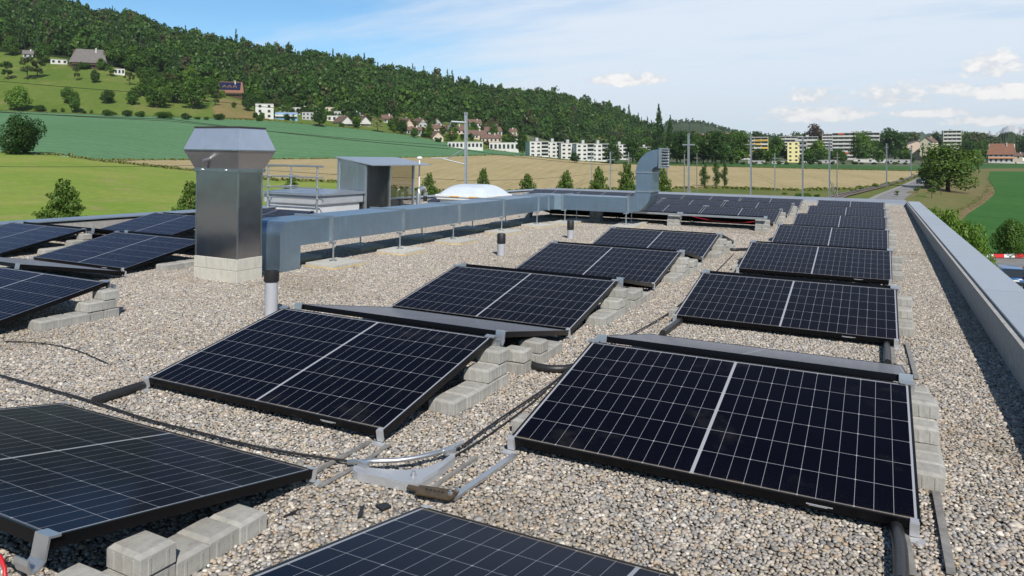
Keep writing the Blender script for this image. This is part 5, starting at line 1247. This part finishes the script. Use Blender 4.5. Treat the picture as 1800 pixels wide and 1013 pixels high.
def blk(x, y, layer, label, group, rot=0.0, up=False):
    o = link('concrete_block', BLK); _bf[0] += 1
    o.location = (x + random.uniform(-.006, .006), y + random.uniform(-.003, .003), -.002 + layer * .079); o.rotation_euler = (0, 0, rot + random.uniform(-.03, .03)); o.scale = (1, 1, random.uniform(.99, 1.0))
    return tag(o, label, 'concrete block', group, None, True)
def stack(xe, yl, away, where, side=1, full=True, tail=True):
    """step of ballast blocks at a panel's end. xe: end of the panel, yl: its low edge"""
    s = -1 if away else 1; x = xe - side * .035; G = 'ballast blocks at the panel ends'
    off = [.590, .7235, .857, .990, 1.124] if full else [.72, .857, .99]
    pos = ['nearest the low edge', 'second from low edge', 'third from low edge', 'fourth from low edge', 'under the ridge']
    for i, f in enumerate(off): blk(x, yl + s * f, 0, 'bottom ballast block %s, %s' % (pos[i if full else i + 2], where), G)
    for i, f in enumerate(off[-2:] if not away else off[-2:-1] + off[-1:]): blk(x, yl + s * (f - .015), 1, 'upper ballast block %s, %s' % ('before the ridge' if i == 0 else 'under the ridge', where), G)
    if not away: blk(x + .004, yl + s * (off[-1] + .005), 2, 'topmost ballast block, %s' % where, G)
for i in range(7): stack(AX + PL + .072, AY + AP * i, False, 'right end of %s panel beside parapet' % ordn[i])
for i in range(6): stack(AX + PL + .072, AY + AP * i + 2 * WC + RG, True, 'behind %s ridge beside parapet' % ordn[i], full=False)
for i in range(4):
    w_ = 'end of %s middle row panel' % ordn[i]
    stack(BX + PL + .05, BY + BP * i, False, w_)
    x = BX + PL + .015; yh = BY + BP * i + WC + RG; G = 'ballast blocks at the panel ends'
    for j, (dy, n_) in enumerate([(.17, 2), (.44, 2), (.575, 1), (.71, 1)] if i == 0 else [(.17, 2), (.305, 2), (.44, 1), (.575, 1)]):
        for l_ in range(n_): blk(x, yh + dy, l_, '%s ballast block, %s in the step behind the %s middle row ridge' % (['lower', 'upper'][l_], ordn[j], ordn[i]), G)
x = BX + PL + .015; yl = BY - .52
for j, (dy, l_) in enumerate([(.44, 0), (.575, 0), (.71, 0), (.845, 0), (.98, 0), (1.115, 0), (.85, 1), (.955, 2)]):
    blk(x + (.01 if l_ else 0), yl - dy if l_ != 2 else yl - 1.08, l_ if l_ < 2 else 1, '%s ballast block, %s from low edge, beside the greenish black foreground panel' % ('upper' if l_ else 'bottom', ordn[j]), 'ballast blocks at the panel ends')
stack(-4.50 + .05, -.08, False, 'end of panel cut by left picture edge')
stack(-8.71 + .05, 2.50, False, 'end of far left panel near parapet')
for j in range(4): blk(-6.27 + .06, 3.02 + .137 * j, 0, 'bottom ballast block, %s in the row at the chimney foot' % ordn[j], 'ballast blocks at the chimney foot')
for i in range(1, 4):
    xe = FX + .05
    yl = [12.62, 15.36, 18.06, 20.80][i] - WC
    stack(xe, yl, False, 'open end of %s back block row' % ordn[i - 1])
for j, (px, nm) in enumerate([(-.60, 'open end'), (-2.42, 'first joint'), (-4.2, 'second joint'), (-5.95, 'far end')]):
    for l_ in range(3):
        for q in range(2): blk(px + (q - .5) * .135, 12.72 + .02 * l_, l_, '%s ballast block, %s of its pair, under the back block front rail at %s' % (['bottom', 'middle', 'top'][l_], ['left', 'right'][q], nm), 'ballast blocks under the front rail', R(90))
for i in range(4): blk(AX - .02, AY + AP * i + .30, 0, 'single ballast block peeping out left of the %s panel beside the parapet' % ordn[i], 'ballast blocks at the panel ends')
rl = MB().box(-5.95, -.50, 12.585, 12.615, .285, .325).build('front_rail', MT['alu']); tag(rl, 'long pale aluminium rail under the raised front edge of the back panel block', 'rail', roof='fix')

# ------------------------------------------------------------------ rails, cables and lightning conductor on the gravel
def strip_on(pts, w, h, material, name, label, cat, z=.006, group=None):
    pts = [Vector(p) for p in pts]; m = MB()
    for a, b in zip(pts[:-1], pts[1:]):
        d = (b - a).normalized(); nrm = Vector((-d.y, d.x, 0)) * w / 2
        m.add([a - nrm + Vector((0, 0, z)), a + nrm + Vector((0, 0, z)), b + nrm + Vector((0, 0, z)), b - nrm + Vector((0, 0, z))] + [p + Vector((0, 0, z + h)) for p in (a - nrm, a + nrm, b + nrm, b - nrm)], [(0, 1, 2, 3), (7, 6, 5, 4), (0, 4, 5, 1), (1, 5, 6, 2), (2, 6, 7, 3), (3, 7, 4, 0)])
    return tag(m.build(name, material), label, cat, group, None, True)
def hose(pts, r, material, name, label, cat, group=None, dense=6, n=8, how=True):
    p = [Vector(q) for q in pts]; out = []
    for i in range(len(p) - 1):                      # Catmull-Rom
        a = p[max(i - 1, 0)]; b = p[i]; c = p[i + 1]; d = p[min(i + 2, len(p) - 1)]
        for j in range(dense):
            t = j / dense; out.append(.5 * ((2 * b) + (c - a) * t + (2 * a - 5 * b + 4 * c - d) * t * t + (3 * b - a - 3 * c + d) * t ** 3))
    out.append(p[-1]); return tag(MB().tube(out, r, n).build(name, material, smooth=True, angle=60), label, cat, group, None, how)
GRL = 'aluminium base rails between the panels'
strip_on([rz(905, 805), rz(795, 882)], .030, .014, MT['alu'], 'base_rail', 'bright flat aluminium rail before the left corner of the large foreground panel', 'rail', group=GRL)
strip_on([rz(838, 808), rz(745, 872)], .016, .012, MT['dusty'], 'base_rail', 'thin dull rail leading to the bronze slotted plate', 'rail', group=GRL)
strip_on([rz(648, 782), rz(556, 833)], .016, .014, MT['dusty'], 'base_rail', 'thin dull rail right of the greenish black foreground panel', 'rail', group=GRL)
strip_on([rz(684, 785), rz(640, 815), rz(560, 860)], .024, .005, MT['dusty'], 'base_rail', 'gravel-covered rail beside the thin dull one', 'rail', group=GRL)
strip_on([rz(245, 678), rz(165, 706)], .028, .014, MT['dusty'], 'base_rail', 'rail at the low left corner of the first middle panel', 'rail', group=GRL)
strip_on([rz(1645, 870), rz(1672, 1013)], .030, .012, MT['dusty'], 'base_rail', 'dull rail right of the foreground panel running to the bottom edge', 'rail', group=GRL)
strip_on([rz(1594, 606), rz(1611, 668)], .030, .012, MT['dusty'], 'base_rail', 'dull rail right of the second panel beside the parapet', 'rail', group=GRL)
strip_on([rz(1583, 930), rz(1598, 1013)], .05, .008, MT['dusty'], 'base_rail', 'half buried rail beside the thick black conduit', 'rail', group=GRL)
strip_on([rz(1566, 600), rz(1570, 640)], .04, .008, MT['dusty'], 'base_rail', 'half buried rail beside the upright conduit behind the foreground ridge', 'rail', group=GRL)
strip_on([rz(1068, 640), rz(985, 690)], .030, .006, MT['dusty'], 'base_rail', 'gravel-covered rail left behind the foreground ridge', 'rail', group=GRL)
def zz(v, z): return Vector((v.x, v.y, z))
GH = 'black cable conduits between the panels'
hose([zz(rz(1570, 915), .03), zz(rz(1576, 945), .03), zz(rz(1582, 980), .03), zz(rz(1584, 1040), .03)], .026, MT['hose'], 'conduit', 'thick black conduit at the low right corner of the foreground panel', 'conduit', GH)
hose([zz(rz(1545, 598), .03), zz(rz(1557, 607), .03), zz(rz(1560, 645), .03)], .026, MT['hose'], 'conduit', 'black conduit under the low right corner of the second panel beside the parapet', 'conduit', GH)
hose([zz(rz(1206, 560), .03), zz(rz(1190, 574), .03), zz(rz(1165, 592), .03)], .026, MT['hose'], 'conduit', 'black conduit under the low left corner of the second panel beside the parapet', 'conduit', GH)
hose([zz(rz(268, 681), .03), zz(rz(225, 694), .03), zz(rz(165, 714), .03)], .026, MT['hose'], 'conduit', 'black conduit under the low left corner of the first middle panel', 'conduit', GH)
hose([zz(rz(918, 640), .03), zz(rz(945, 652), .028), zz(rz(985, 656), .028), zz(rz(1020, 650), .03)], .026, MT['hose'], 'conduit', 'black conduit curving from the middle row blocks to the foreground panel', 'conduit', GH)
hose([zz(rz(1272, 440), .03), zz(rz(1290, 442), .03), zz(rz(1320, 441), .03)], .022, MT['hose'], 'conduit', 'black conduit between the fourth middle panel and the parapet row', 'conduit', GH)
cable = [rz(-60, 650), rz(0, 666), rz(70, 686), rz(160, 712), rz(260, 745), rz(350, 768), rz(450, 793), rz(540, 809), rz(618, 820)]
hose([zz(p, .022) for p in cable], .0065, MT['rubber'], 'earthing_cable', 'long dark lightning conductor cable crossing the gravel at the left', 'cable')
hose([zz(rz(8, 603), .012), zz(rz(70, 606), .012), zz(rz(130, 617), .010), zz(rz(190, 641), .006)], .004, MT['rubber'], 'loose_cable', 'short thin loose cable lying half buried on the gravel', 'cable')
hose([zz(rz(812, 795), .03), zz(rz(880, 745), .03), zz(rz(960, 690), .03), zz(rz(1040, 630), .03), zz(rz(1190, 545), .03), zz(rz(1290, 450), .03)], .0055, MT['rubber'], 'earthing_cable', 'dark conductor cable running along the gap between middle row and parapet row', 'cable')
hose([zz(rz(800, 806), .012), zz(rz(860, 768), .012), zz(rz(925, 720), .012), zz(rz(960, 690), .012)], .005, MT['rubber'], 'earthing_cable', 'second shorter dark cable beside the conductor in the row gap', 'cable')
def conductor_corner():
    a, b, c, d, e = rz(612, 824), rz(650, 832), rz(710, 829), rz(770, 816), rz(812, 795)
    o = thing('lightning_conductor_corner', 'bright aluminium corner bracket with curved rod lying on the gravel in the foreground', 'conductor bracket', (0, 0, 0), 0, None, True)
    pts = [zz(p, .055) for p in (a, b, c, d, e)]; pts[0].z = .03; pts[-1].z = .045
    hz_ = []
    for i in range(len(pts) - 1):
        p0 = pts[max(i - 1, 0)]; p1 = pts[i]; p2 = pts[i + 1]; p3 = pts[min(i + 2, 4)]
        for j in range(8):
            t = j / 8; hz_.append(.5 * ((2 * p1) + (p2 - p0) * t + (2 * p0 - 5 * p1 + 4 * p2 - p3) * t * t + (3 * p1 - p0 - 3 * p2 + p3) * t ** 3))
    MB().tube(hz_ + [pts[-1]], .011, 10).build('rod', MT['alu'], o, smooth=True, angle=50)
    out = [rz(620, 842), rz(628, 847), rz(680, 857), rz(712, 864), rz(728, 865), rz(742, 860), rz(770, 842), rz(800, 818)]; inn = [rz(798, 810), rz(775, 827), rz(745, 839), rz(715, 842), rz(680, 841), rz(648, 838), rz(622, 834)]
    pol = [(p.x, p.y) for p in out + inn]; MB().prism(pol, .034, .041).build('plate', MT['plate_'], o)
    lip = MB()
    for p, q in zip(out[:-1], out[1:]): lip.add([zz(p, .002), zz(q, .002), zz(q, .0335), zz(p, .0335)] , [(0, 1, 2, 3)])
    lp = lip.build('plate_lip', MT['plate_'], o); sm = lp.modifiers.new('thick', 'SOLIDIFY'); sm.thickness = .004
    for p, nm in ((rz(638, 836), 0), (rz(790, 813), 1)): MB().box(-.03, .03, -.012, .012, .0, .022).build('holder', MT['alu'], o, (p.x, p.y, .0415), (0, 0, R(-10) if nm == 0 else R(70)))
    p = rz(727, 853); MB().lathe([(.016, 0), (.016, .006), (.010, .008), (.010, .02), (.004, .024)], 8, (p.x, p.y, .0415)).build('bolt', MT['alu'], o)
conductor_corner()
def slotted_plate():
    q = [rz(737, 868), rz(807, 878), rz(804, 884), rz(790, 894), rz(780, 893), rz(730, 883), rz(731, 878), rz(714, 873), rz(718, 867), rz(735, 871)]
    o = thing('slotted_plate', 'bronze coloured slotted steel plate with two bolts lying at the corner of the bottom panel', 'plate', (0, 0, 0), 0, None, True)
    MB().prism([(p.x, p.y) for p in q], .032, .038).build('plate', MT['rust'], o)
    for i in range(5):
        p = rz(750 + i * 7, 876 + i * 1.4); MB().lathe([(.006, 0), (.0065, .0012)], 10, (p.x, p.y, .0383)).build('slot', MT['dark'], o)
    for px, py in ((791, 886), (803, 879)):
        p = rz(px, py); MB().lathe([(.011, 0), (.011, .008), (.006, .010), (.006, .018)], 6, (p.x, p.y, .0385)).build('bolt', MT['alu'], o)
slotted_plate()
for pts, lab in [([rz(660, 893), rz(680, 889), rz(688, 895), rz(672, 902)], 'torn black rubber scrap near the bronze slotted plate'), ([rz(628, 915), rz(634, 897), rz(641, 892), rz(636, 912)], 'long black scrap left of the torn rubber one'), ([rz(498, 913), rz(520, 903), rz(526, 898), rz(510, 912)], 'slim black scrap right of the foreground blocks')]:
    tag(MB().prism([(p.x, p.y) for p in pts], .006, .014).build('rubber_scrap', MT['rubber']), lab, 'scrap', 'black rubber scraps', roof=True)
wr = [Vector((-2.1, 12.74, .30)), Vector((-1.9, 12.72, .245)), Vector((-1.4, 12.70, .19)), Vector((-.95, 12.72, .20)), Vector((-.6, 12.76, .26))]
hose(wr, .005, MT['redwire'], 'red_cable', 'red cable sagging in the dark opening below the back panel block', 'cable', how='fix')
c0 = rz(14, 955); hose([(-2.32, -1.74, .27), (-1.6, -1.76, .24), (-.92, -1.80, .25), (-.80, -1.84, .12), (-.78, -1.86, .03)], .006, MT['redwire'], 'red_cable', 'red cable hanging below the high edge of the greenish black foreground panel', 'cable', how='fix')

# ------------------------------------------------------------------ steel chimney
def chimney():
    o = thing('ventilation_chimney', 'tall square stainless steel ventilation chimney with flared hood on pale block footing', 'chimney', (-5.33, 3.175, 0), 0, None, 'meas')
    a, b = .335, .18
    for i, (z0, z1) in enumerate([(-.02, .128), (.131, .262)]): MB().box(-a - .012, a + .012, -b - .012, b + .012, z0, z1).build('footing', MT['footing'], o, bevel=.004)
    for s in (-1, 1): pass
    sh = MB().box(-a, a, -b, b, .255, 1.262).build('shaft', MT['steel'], o)
    for sx in (-1, 1):
        for sy in (-1, 1): MB().box(sx * a - .007, sx * a + .007, sy * b - .007, sy * b + .007, .263, 1.25).build('corner_trim', MT['steelb'], sh)
    MB().box(-a - .027, a + .027, -b - .027, b + .027, 1.250, 1.294).build('collar', MT['steelb'], o, bevel=.003)
    def ring(e, z): return [(-a - e, -b - e, z), (a + e, -b - e, z), (a + e, b + e, z), (-a - e, b + e, z)]
    hd = MB().loft([ring(.02, 1.295), ring(.106, 1.505)]).build('lower_flare', MT['flare'], o)
    MB().loft([ring(.108, 1.5055), ring(.020, 1.760)]).build('upper_flare', MT['hood'], o)
    MB().loft([ring(.112, 1.499), ring(.112, 1.5115)]).build('drip_edge', MT['steelb'], hd)
    MB().box(-a - .028, a + .028, -b - .028, b + .028, 1.761, 1.778).build('lid', MT['lid'], o)
    MB().tube([(-.06, -b - .045, 1.402), (-.06, -b - .155, 1.382)], .019, 12).build('spout', MT['galvl'], hd, smooth=True, angle=50)
    for x in (-.22, .16): MB().lathe([(.012, 0), (.012, .012)], 8).build('bolt', MT['alu'], o, (x, -b - .028, 1.275), (R(90), 0, 0))
chimney()

# ------------------------------------------------------------------ duct
def duct():
    o = thing('ventilation_duct', 'long galvanised rectangular duct on short legs turning up into a louvred outlet', 'duct', (0, 0, 0), 0, None, 'meas')
    X1, X0, Z0, Z1 = -5.10, -5.72, .300, .622
    # drop with rounded shoulder
    pr = [(3.78, -.02), (3.78, Z1 - .16)] + [(3.78 + .16 * (1 - math.cos(a)), Z1 - .16 + .16 * math.sin(a)) for a in np.linspace(.2, math.pi / 2, 6)] + [(4.73, Z1), (4.73, Z0), (4.14, Z0), (4.14, -.02)]
    MB().prism(pr, X0, X1, 'x').build('drop_section', MT['galv'], o)
    js = [4.73, 6.425, 8.145, 9.87, 11.55, 12.10]
    for i in range(5):
        MB().box(X0, X1, js[i] + .002, js[i + 1] - .002, Z0, Z1).build('duct_section', MT['galv'], o)
    for j in js:
        MB().box(X0 - .022, X1 + .022, j - .020, j + .020, Z1 - .001, Z1 + .022).box(X1 - .001, X1 + .022, j - .020, j + .020, Z0 - .02, Z1).box(X0 - .022, X0 + .001, j - .020, j + .020, Z0 - .02, Z1).build('flange', MT['galvl'], o)
    # corner and cross branch
    MB().prism([(X0, 12.102), (X1, 12.102), (X1 + .05, 12.30), (-4.90, 12.40), (-4.90, 13.02), (X0 + .15, 13.02), (X0, 12.85)], Z0, Z1).build('corner_section', MT['galv'], o)
    MB().box(-4.898, -3.352, 12.40, 13.02, Z0, Z1 + .004).build('duct_section', MT['galv'], o)
    for x in (-4.90, -3.35):
        MB().box(x - .02, x + .02, 12.378, 13.04, Z1 + .003, Z1 + .026).box(x - .02, x + .02, 12.378, 12.401, Z0 - .02, Z1 + .003).box(x - .02, x + .02, 13.019, 13.042, Z0 - .02, Z1 + .003).build('flange', MT['galvl'], o)
    # lower bend (inner radius left, outer right), riser, upper bend
    xi, xo = -3.192, -2.848; zr = .775; inner = [(-3.348, Z1)] + [(-3.348 + .156 * math.sin(a), zr - .153 * math.cos(a)) for a in np.linspace(.3, math.pi / 2, 5)]
    outer = [(-3.348 + .50 * math.sin(a), zr - (zr - Z0) * math.cos(a)) for a in np.linspace(math.pi / 2, 0, 9)]
    MB().prism(inner + outer, 12.40, 13.02, 'y').build('lower_bend', MT['galv'], o)
    MB().box(xi, xo, 12.40, 13.02, zr + .002, 1.185).build('riser', MT['galv'], o)
    for z in (zr, 1.187): MB().box(xi - .02, xo + .02, 12.38, 13.04, z - .012, z + .012).build('flange', MT['galvl'], o)
    oc = [(xi + .50 * (1 - math.cos(a)), 1.19 + .50 * math.sin(a)) for a in np.linspace(0, math.pi / 2, 9)]
    ic = [(xo + .13 * (1 - math.cos(a)), 1.19 + .13 * math.sin(a)) for a in np.linspace(math.pi / 2, 0, 5)]
    MB().prism(oc + ic, 12.40, 13.02, 'y').build('upper_bend', MT['galv'], o)
    xl = -2.69; lf = MB()
    lf.box(xl, xl + .06, 12.37, 12.40, 1.285, 1.72).box(xl, xl + .06, 13.02, 13.05, 1.285, 1.72).box(xl, xl + .06, 12.40, 13.02, 1.285, 1.315).box(xl, xl + .06, 12.40, 13.02, 1.69, 1.72)
    lo = lf.build('louvre_frame', MT['galvl'], o); MB().box(xl - .002, xl + .004, 12.40, 13.02, 1.315, 1.69).build('louvre_back', MT['dark'], lo)
    for i in range(6):
        z = 1.325 + i * .0635; MB().add([(xl + .058, 12.402, z), (xl + .058, 13.018, z), (xl + .012, 13.018, z + .045), (xl + .012, 12.402, z + .045), (xl + .060, 12.402, z + .004), (xl + .060, 13.018, z + .004), (xl + .014, 13.018, z + .049), (xl + .014, 12.402, z + .049)], [(0, 1, 2, 3), (7, 6, 5, 4), (0, 4, 5, 1), (1, 5, 6, 2), (2, 6, 7, 3), (3, 7, 4, 0)]).build('slat', MT['galvl'], lo)
    for (x, y) in [(X1 + .10, q) for q in (4.66, 6.20, 7.78, 9.60, 11.25)] + [(X0 - .03, q) for q in (4.66, 6.20, 7.95, 9.78, 11.25)] + [(-4.80, 12.34), (-3.36, 12.30), (-4.76, 12.95), (-3.44, 12.95)]:
        lg = MB().tube([(x, y, .055), (x, y, Z0 + .02)], .012, 8).build('leg', MT['galvl'], o)
        MB().lathe([(.055, 0), (.055, .008), (.02, .014)], 12, (x, y, .052)).build('foot_plate', MT['galvl'], lg)
        MB().box(x - .06 if x > -5.3 else x - .03, x + .03 if x > -5.3 else x + .06, y - .02, y + .02, Z0 - .020, Z0 - .001).build('bracket', MT['galvl'], lg)
duct()
for i, (x, y) in enumerate([(-4.94, 4.64), (-4.96, 6.20), (-4.94, 7.78), (-4.96, 9.60), (-4.96, 11.22), (-4.72, 12.22), (-3.33, 12.28)] + [(-5.76, 4.72), (-5.76, 6.22), (-5.76, 7.97), (-5.78, 9.78), (-5.72, 11.25), (-4.75, 13.0), (-3.42, 13.0)]):
    lab = 'concrete paving slab on a yellow mat under %s' % (('the %s duct leg counted from the chimney' % ordn[i]) if i < 7 else ('the %s rear duct leg counted from the chimney, in the shade' % ordn[i - 7]))
    o = thing('paving_slab', lab, 'slab', (x, y, 0), random.uniform(-.04, .04), 'paving slabs under the duct legs', 'meas')
    MB().box(-.25, .25, -.30, .30, .012, .052).build('slab', MT['pad'], o, bevel=.004); MB().box(-.262, .262, -.312, .312, -.005, .0115).build('mat', MT['foam'], o)

# ------------------------------------------------------------------ hatch with railing, steel shelter, skylight, pipes
def hatch():
    o = thing('roof_hatch', 'grey and white roof hatch box with flat lid behind the railing', 'hatch', (-9.9, 10.03, 0), 0, None, 'meas')
    MB().box(-1.62, -.05, .05, 1.50, -.02, .285).build('curb', MT['hatchw'], o); MB().box(-1.72, 0, 0, 1.60, .29, .500).build('body', MT['hatchg'], o, bevel=.03)
    MB().add([(-1.78, -.05, .502), (.04, -.05, .502), (.04, 1.65, .502), (-1.78, 1.65, .502), (-1.78, -.05, .545), (.04, -.05, .545), (.04, 1.65, .545), (-1.78, 1.65, .545), (-1.5, .35, .60), (-.3, .35, .60), (-.3, 1.3, .60), (-1.5, 1.3, .60)],
             [(0, 3, 2, 1), (0, 1, 5, 4), (1, 2, 6, 5), (2, 3, 7, 6), (3, 0, 4, 7), (4, 5, 9, 8), (5, 6, 10, 9), (6, 7, 11, 10), (7, 4, 8, 11), (8, 9, 10, 11)]).build('lid', MT['coping'], o)
    MB().lathe([(.02, 0), (.02, .02)], 10).build('lock', MT['alu'], o, (-.10, -.003, .33), (R(90), 0, 0))
hatch()
def railing():
    o = thing('guard_railing', 'aluminium tube guard railing with four rails in front of the roof hatch', 'railing', (-9.85, 9.88, 0), 0, None, 'meas')
    for i, z in enumerate([1.185, .93, .685, .44]): MB().tube([(-2.05, 0, z), (.17, 0, z)], .024 if i == 0 else .016, 10).build('rail', MT['alu'], o, smooth=True, angle=50)
    for x in (-1.52, -.03): MB().tube([(x, .03, 0), (x, .03, 1.17)], .022, 10).build('post', MT['alu'], o, smooth=True, angle=50); MB().box(x - .08, x + .08, -.05, .11, 0.0, .012).build('base_plate', MT['alu'], o)
    for i, z in enumerate([1.17, .92, .675, .43]): MB().tube([(-1.50, .02, z), (-1.50, 1.02, z)], .022 if i == 0 else .015, 10).build('rail', MT['alu'], o, smooth=True, angle=50)
    MB().tube([(-1.50, .77, 0), (-1.50, .77, 1.16)], .022, 10).build('post', MT['alu'], o, smooth=True, angle=50)
railing()
def tinted():
    m = bpy.data.materials.new('smoked_pane'); m.use_nodes = True; t = NT(m.node_tree); out = t.n('ShaderNodeOutputMaterial')
    tr = t.n('ShaderNodeBsdfTransparent'); tr.inputs[0].default_value = (.78, .76, .74, 1); gl = t.n('ShaderNodeBsdfGlossy', i_Roughness=.04); 
    mx = t.n('ShaderNodeMixShader', i_0=.10); t.l(tr.outputs[0], mx.inputs[1]); t.l(gl.outputs[0], mx.inputs[2]); t.l(mx.outputs[0], out.inputs[0]); return m
def shelter():
    o = thing('steel_shelter', 'open fronted stainless steel shelter with sloping metal roof behind the duct', 'shelter', (-9.86, 11.66, 0), 0, None, 'meas')
    MB().box(-.86, -.02, 0, .02, 0, 1.20).add([(-.86, 0, 1.20), (-.02, 0, 1.20), (-.86, 0, 1.375), (-.86, .02, 1.20), (-.02, .02, 1.20), (-.86, .02, 1.375)], [(0, 1, 2), (3, 5, 4), (0, 2, 5, 3), (1, 4, 5, 2)]).build('side_wall', MT['steelb'], o)
    MB().box(-.86, -.84, .022, 1.02, 0, 1.36).build('back_wall', MT['steel'], o)
    MB().box(-.84, -.02, 1.02, 1.04, 0, 1.21).build('partition', MT['steelb'], o)
    MB().box(-.012, -.006, 1.045, 2.095, .02, 1.20).build('smoked_pane', tinted(), o)
    for (x, y) in ((-.02, -.002), (-.02, 1.0), (-.02, 2.1), (-.86, -.004), (-.86, 2.1)):
        MB().box(x - .02, x + .035, y - .02, y + .035, 0, 1.205 if x > -.5 else 1.36).build('post', MT['galvl'], o)
    MB().add([(-.93, -.07, 1.385), (.26, -.07, 1.195), (.26, 2.60, 1.195), (-.93, 2.60, 1.385), (-.93, -.07, 1.407), (.26, -.07, 1.217), (.26, 2.60, 1.217), (-.93, 2.60, 1.407)], [(0, 3, 2, 1), (4, 5, 6, 7), (0, 1, 5, 4), (1, 2, 6, 5), (2, 3, 7, 6), (3, 0, 4, 7)]).build('roof', MT['coping'], o)
shelter()
def skylight():
    o = thing('skylight_dome', 'white dome skylight with low curb behind the duct', 'skylight', (-9.22, 16.05, 0), 0, None, 'meas')
    h = .82; MB().box(-h + .08, h - .08, -h + .08, h - .08, -.02, .20).build('curb', MT['white'], o)
    MB().box(-h, h, -h, h, .20, .27).build('frame', MT['white'], o, bevel=.02); MB().box(-h - .03, h + .03, -h - .03, h + .03, .272, .345).build('rim', MT['white'], o, bevel=.02)
    n_ = 20; P = np.zeros((n_ + 1, n_ + 1, 3))
    for i in range(n_ + 1):
        for j in range(n_ + 1):
            u = (i / n_ - .5) * 2; v = (j / n_ - .5) * 2; P[i, j] = (u * h * .97, v * h * .97, .346 + .30 * ((1 - u ** 4) * (1 - v ** 4)) ** .8)
    link('dome', grid_mesh('dome', P, MT['dome']), o)
    for y, x in ((-h - .0315, -.2), (-h - .0315, .45)): MB().box(x - .16, x + .16, y - .002, y, .285, .312).build('sticker', MT['orange'], o)
    MB().box(h + .0305, h + .0325, -.35, .1, .285, .312).build('sticker', MT['orange'], o)
skylight()
GP = 'vent pipes standing in the gravel'
for (x, y, h, cap, lab) in [(-3.45, 1.95, .40, .095, 'grey vent pipe with black rim, nearest one, behind the first middle panel'), (-3.53, 6.72, .33, .15, 'grey vent pipe with tall black cap, middle one'), (-3.53, 9.50, .33, .17, 'grey vent pipe with tall black cap, farthest one near the duct')]:
    o = thing('vent_pipe', lab, 'vent pipe', (x, y, 0), 0, GP, 'meas')
    MB().lathe([(.058, -.02), (.058, h - cap * .5)], 28).build('pipe', MT['pvc'], o, smooth=True, angle=50)
    MB().lathe([(.064, h - cap), (.068, h - cap + .008), (.068, h), (.058, h + .003), (.056, h - .03), (.004, h - .03)] if cap < .1 else [(.062, h - cap), (.064, h - cap + .006), (.064, h - .01), (.056, h)], 28).build('cap', MT['rubber'], o, smooth=True, angle=40)
o = thing('mushroom_antenna', 'white mushroom shaped antenna on a thin stalk beside the steel shelter', 'antenna', (-9.83, 14.0, 0), 0, None, 'meas')
MB().tube([(0, 0, 0), (0, 0, 1.38)], .020, 8).build('stalk', MT['white'], o, smooth=True, angle=50); MB().lathe([(.03, 1.375), (.075, 1.385), (.08, 1.405), (.06, 1.43), (.02, 1.44)], 20).build('head', MT['white'], o, smooth=True, angle=60)
o = thing('gooseneck_pipe', 'shiny gooseneck steel pipe with black end right of the steel shelter', 'pipe', (-9.55, 13.55, 0), 0, None, 'meas')
MB().tube([(0, 0, 0), (0, 0, .42)] + [(.0, .17 - .17 * math.cos(a), .42 + .17 * math.sin(a)) for a in np.linspace(.3, math.pi - .2, 9)] + [(0, .34, .36)], .062, 14).build('pipe', MT['alu'], o, smooth=True, angle=60)
MB().tube([(0, .34, .36), (0, .34, .22)], .055, 14).build('end_sleeve', MT['rubber'], o, smooth=True, angle=50)

# ------------------------------------------------------------------ everything on the roof takes the roof's slight fall
bpy.context.view_layer.update()
LAY = Matrix.Translation((0, 0, GZ)); MEAS = Matrix.Translation(CAM) @ Matrix.Scale(1 - GZ / CAM.z, 4) @ Matrix.Translation(-CAM)   # re-measured on the gravel's face
for o, how in ROOF: o.matrix_world = ROOFM @ {'fix': Matrix(), 'meas': MEAS}.get(how, LAY) @ o.matrix_basis

# ------------------------------------------------------------------ the air
def haze():
    m = bpy.data.materials.new('haze'); m.use_nodes = True; t = NT(m.node_tree); out = t.n('ShaderNodeOutputMaterial')
    v = t.n('ShaderNodeVolumePrincipled'); v.inputs['Color'].default_value = (.84, .92, 1.0, 1); v.inputs['Density'].default_value = .00005; v.inputs['Anisotropy'].default_value = 0.0
    t.l(v.outputs[0], out.inputs['Volume'])
    MB().box(-6000, 7500, -3200, 9500, -10.6, 400).build('haze', m); tag(bpy.data.objects['haze'], 'thin pale air over the whole valley', kind='stuff')
haze()
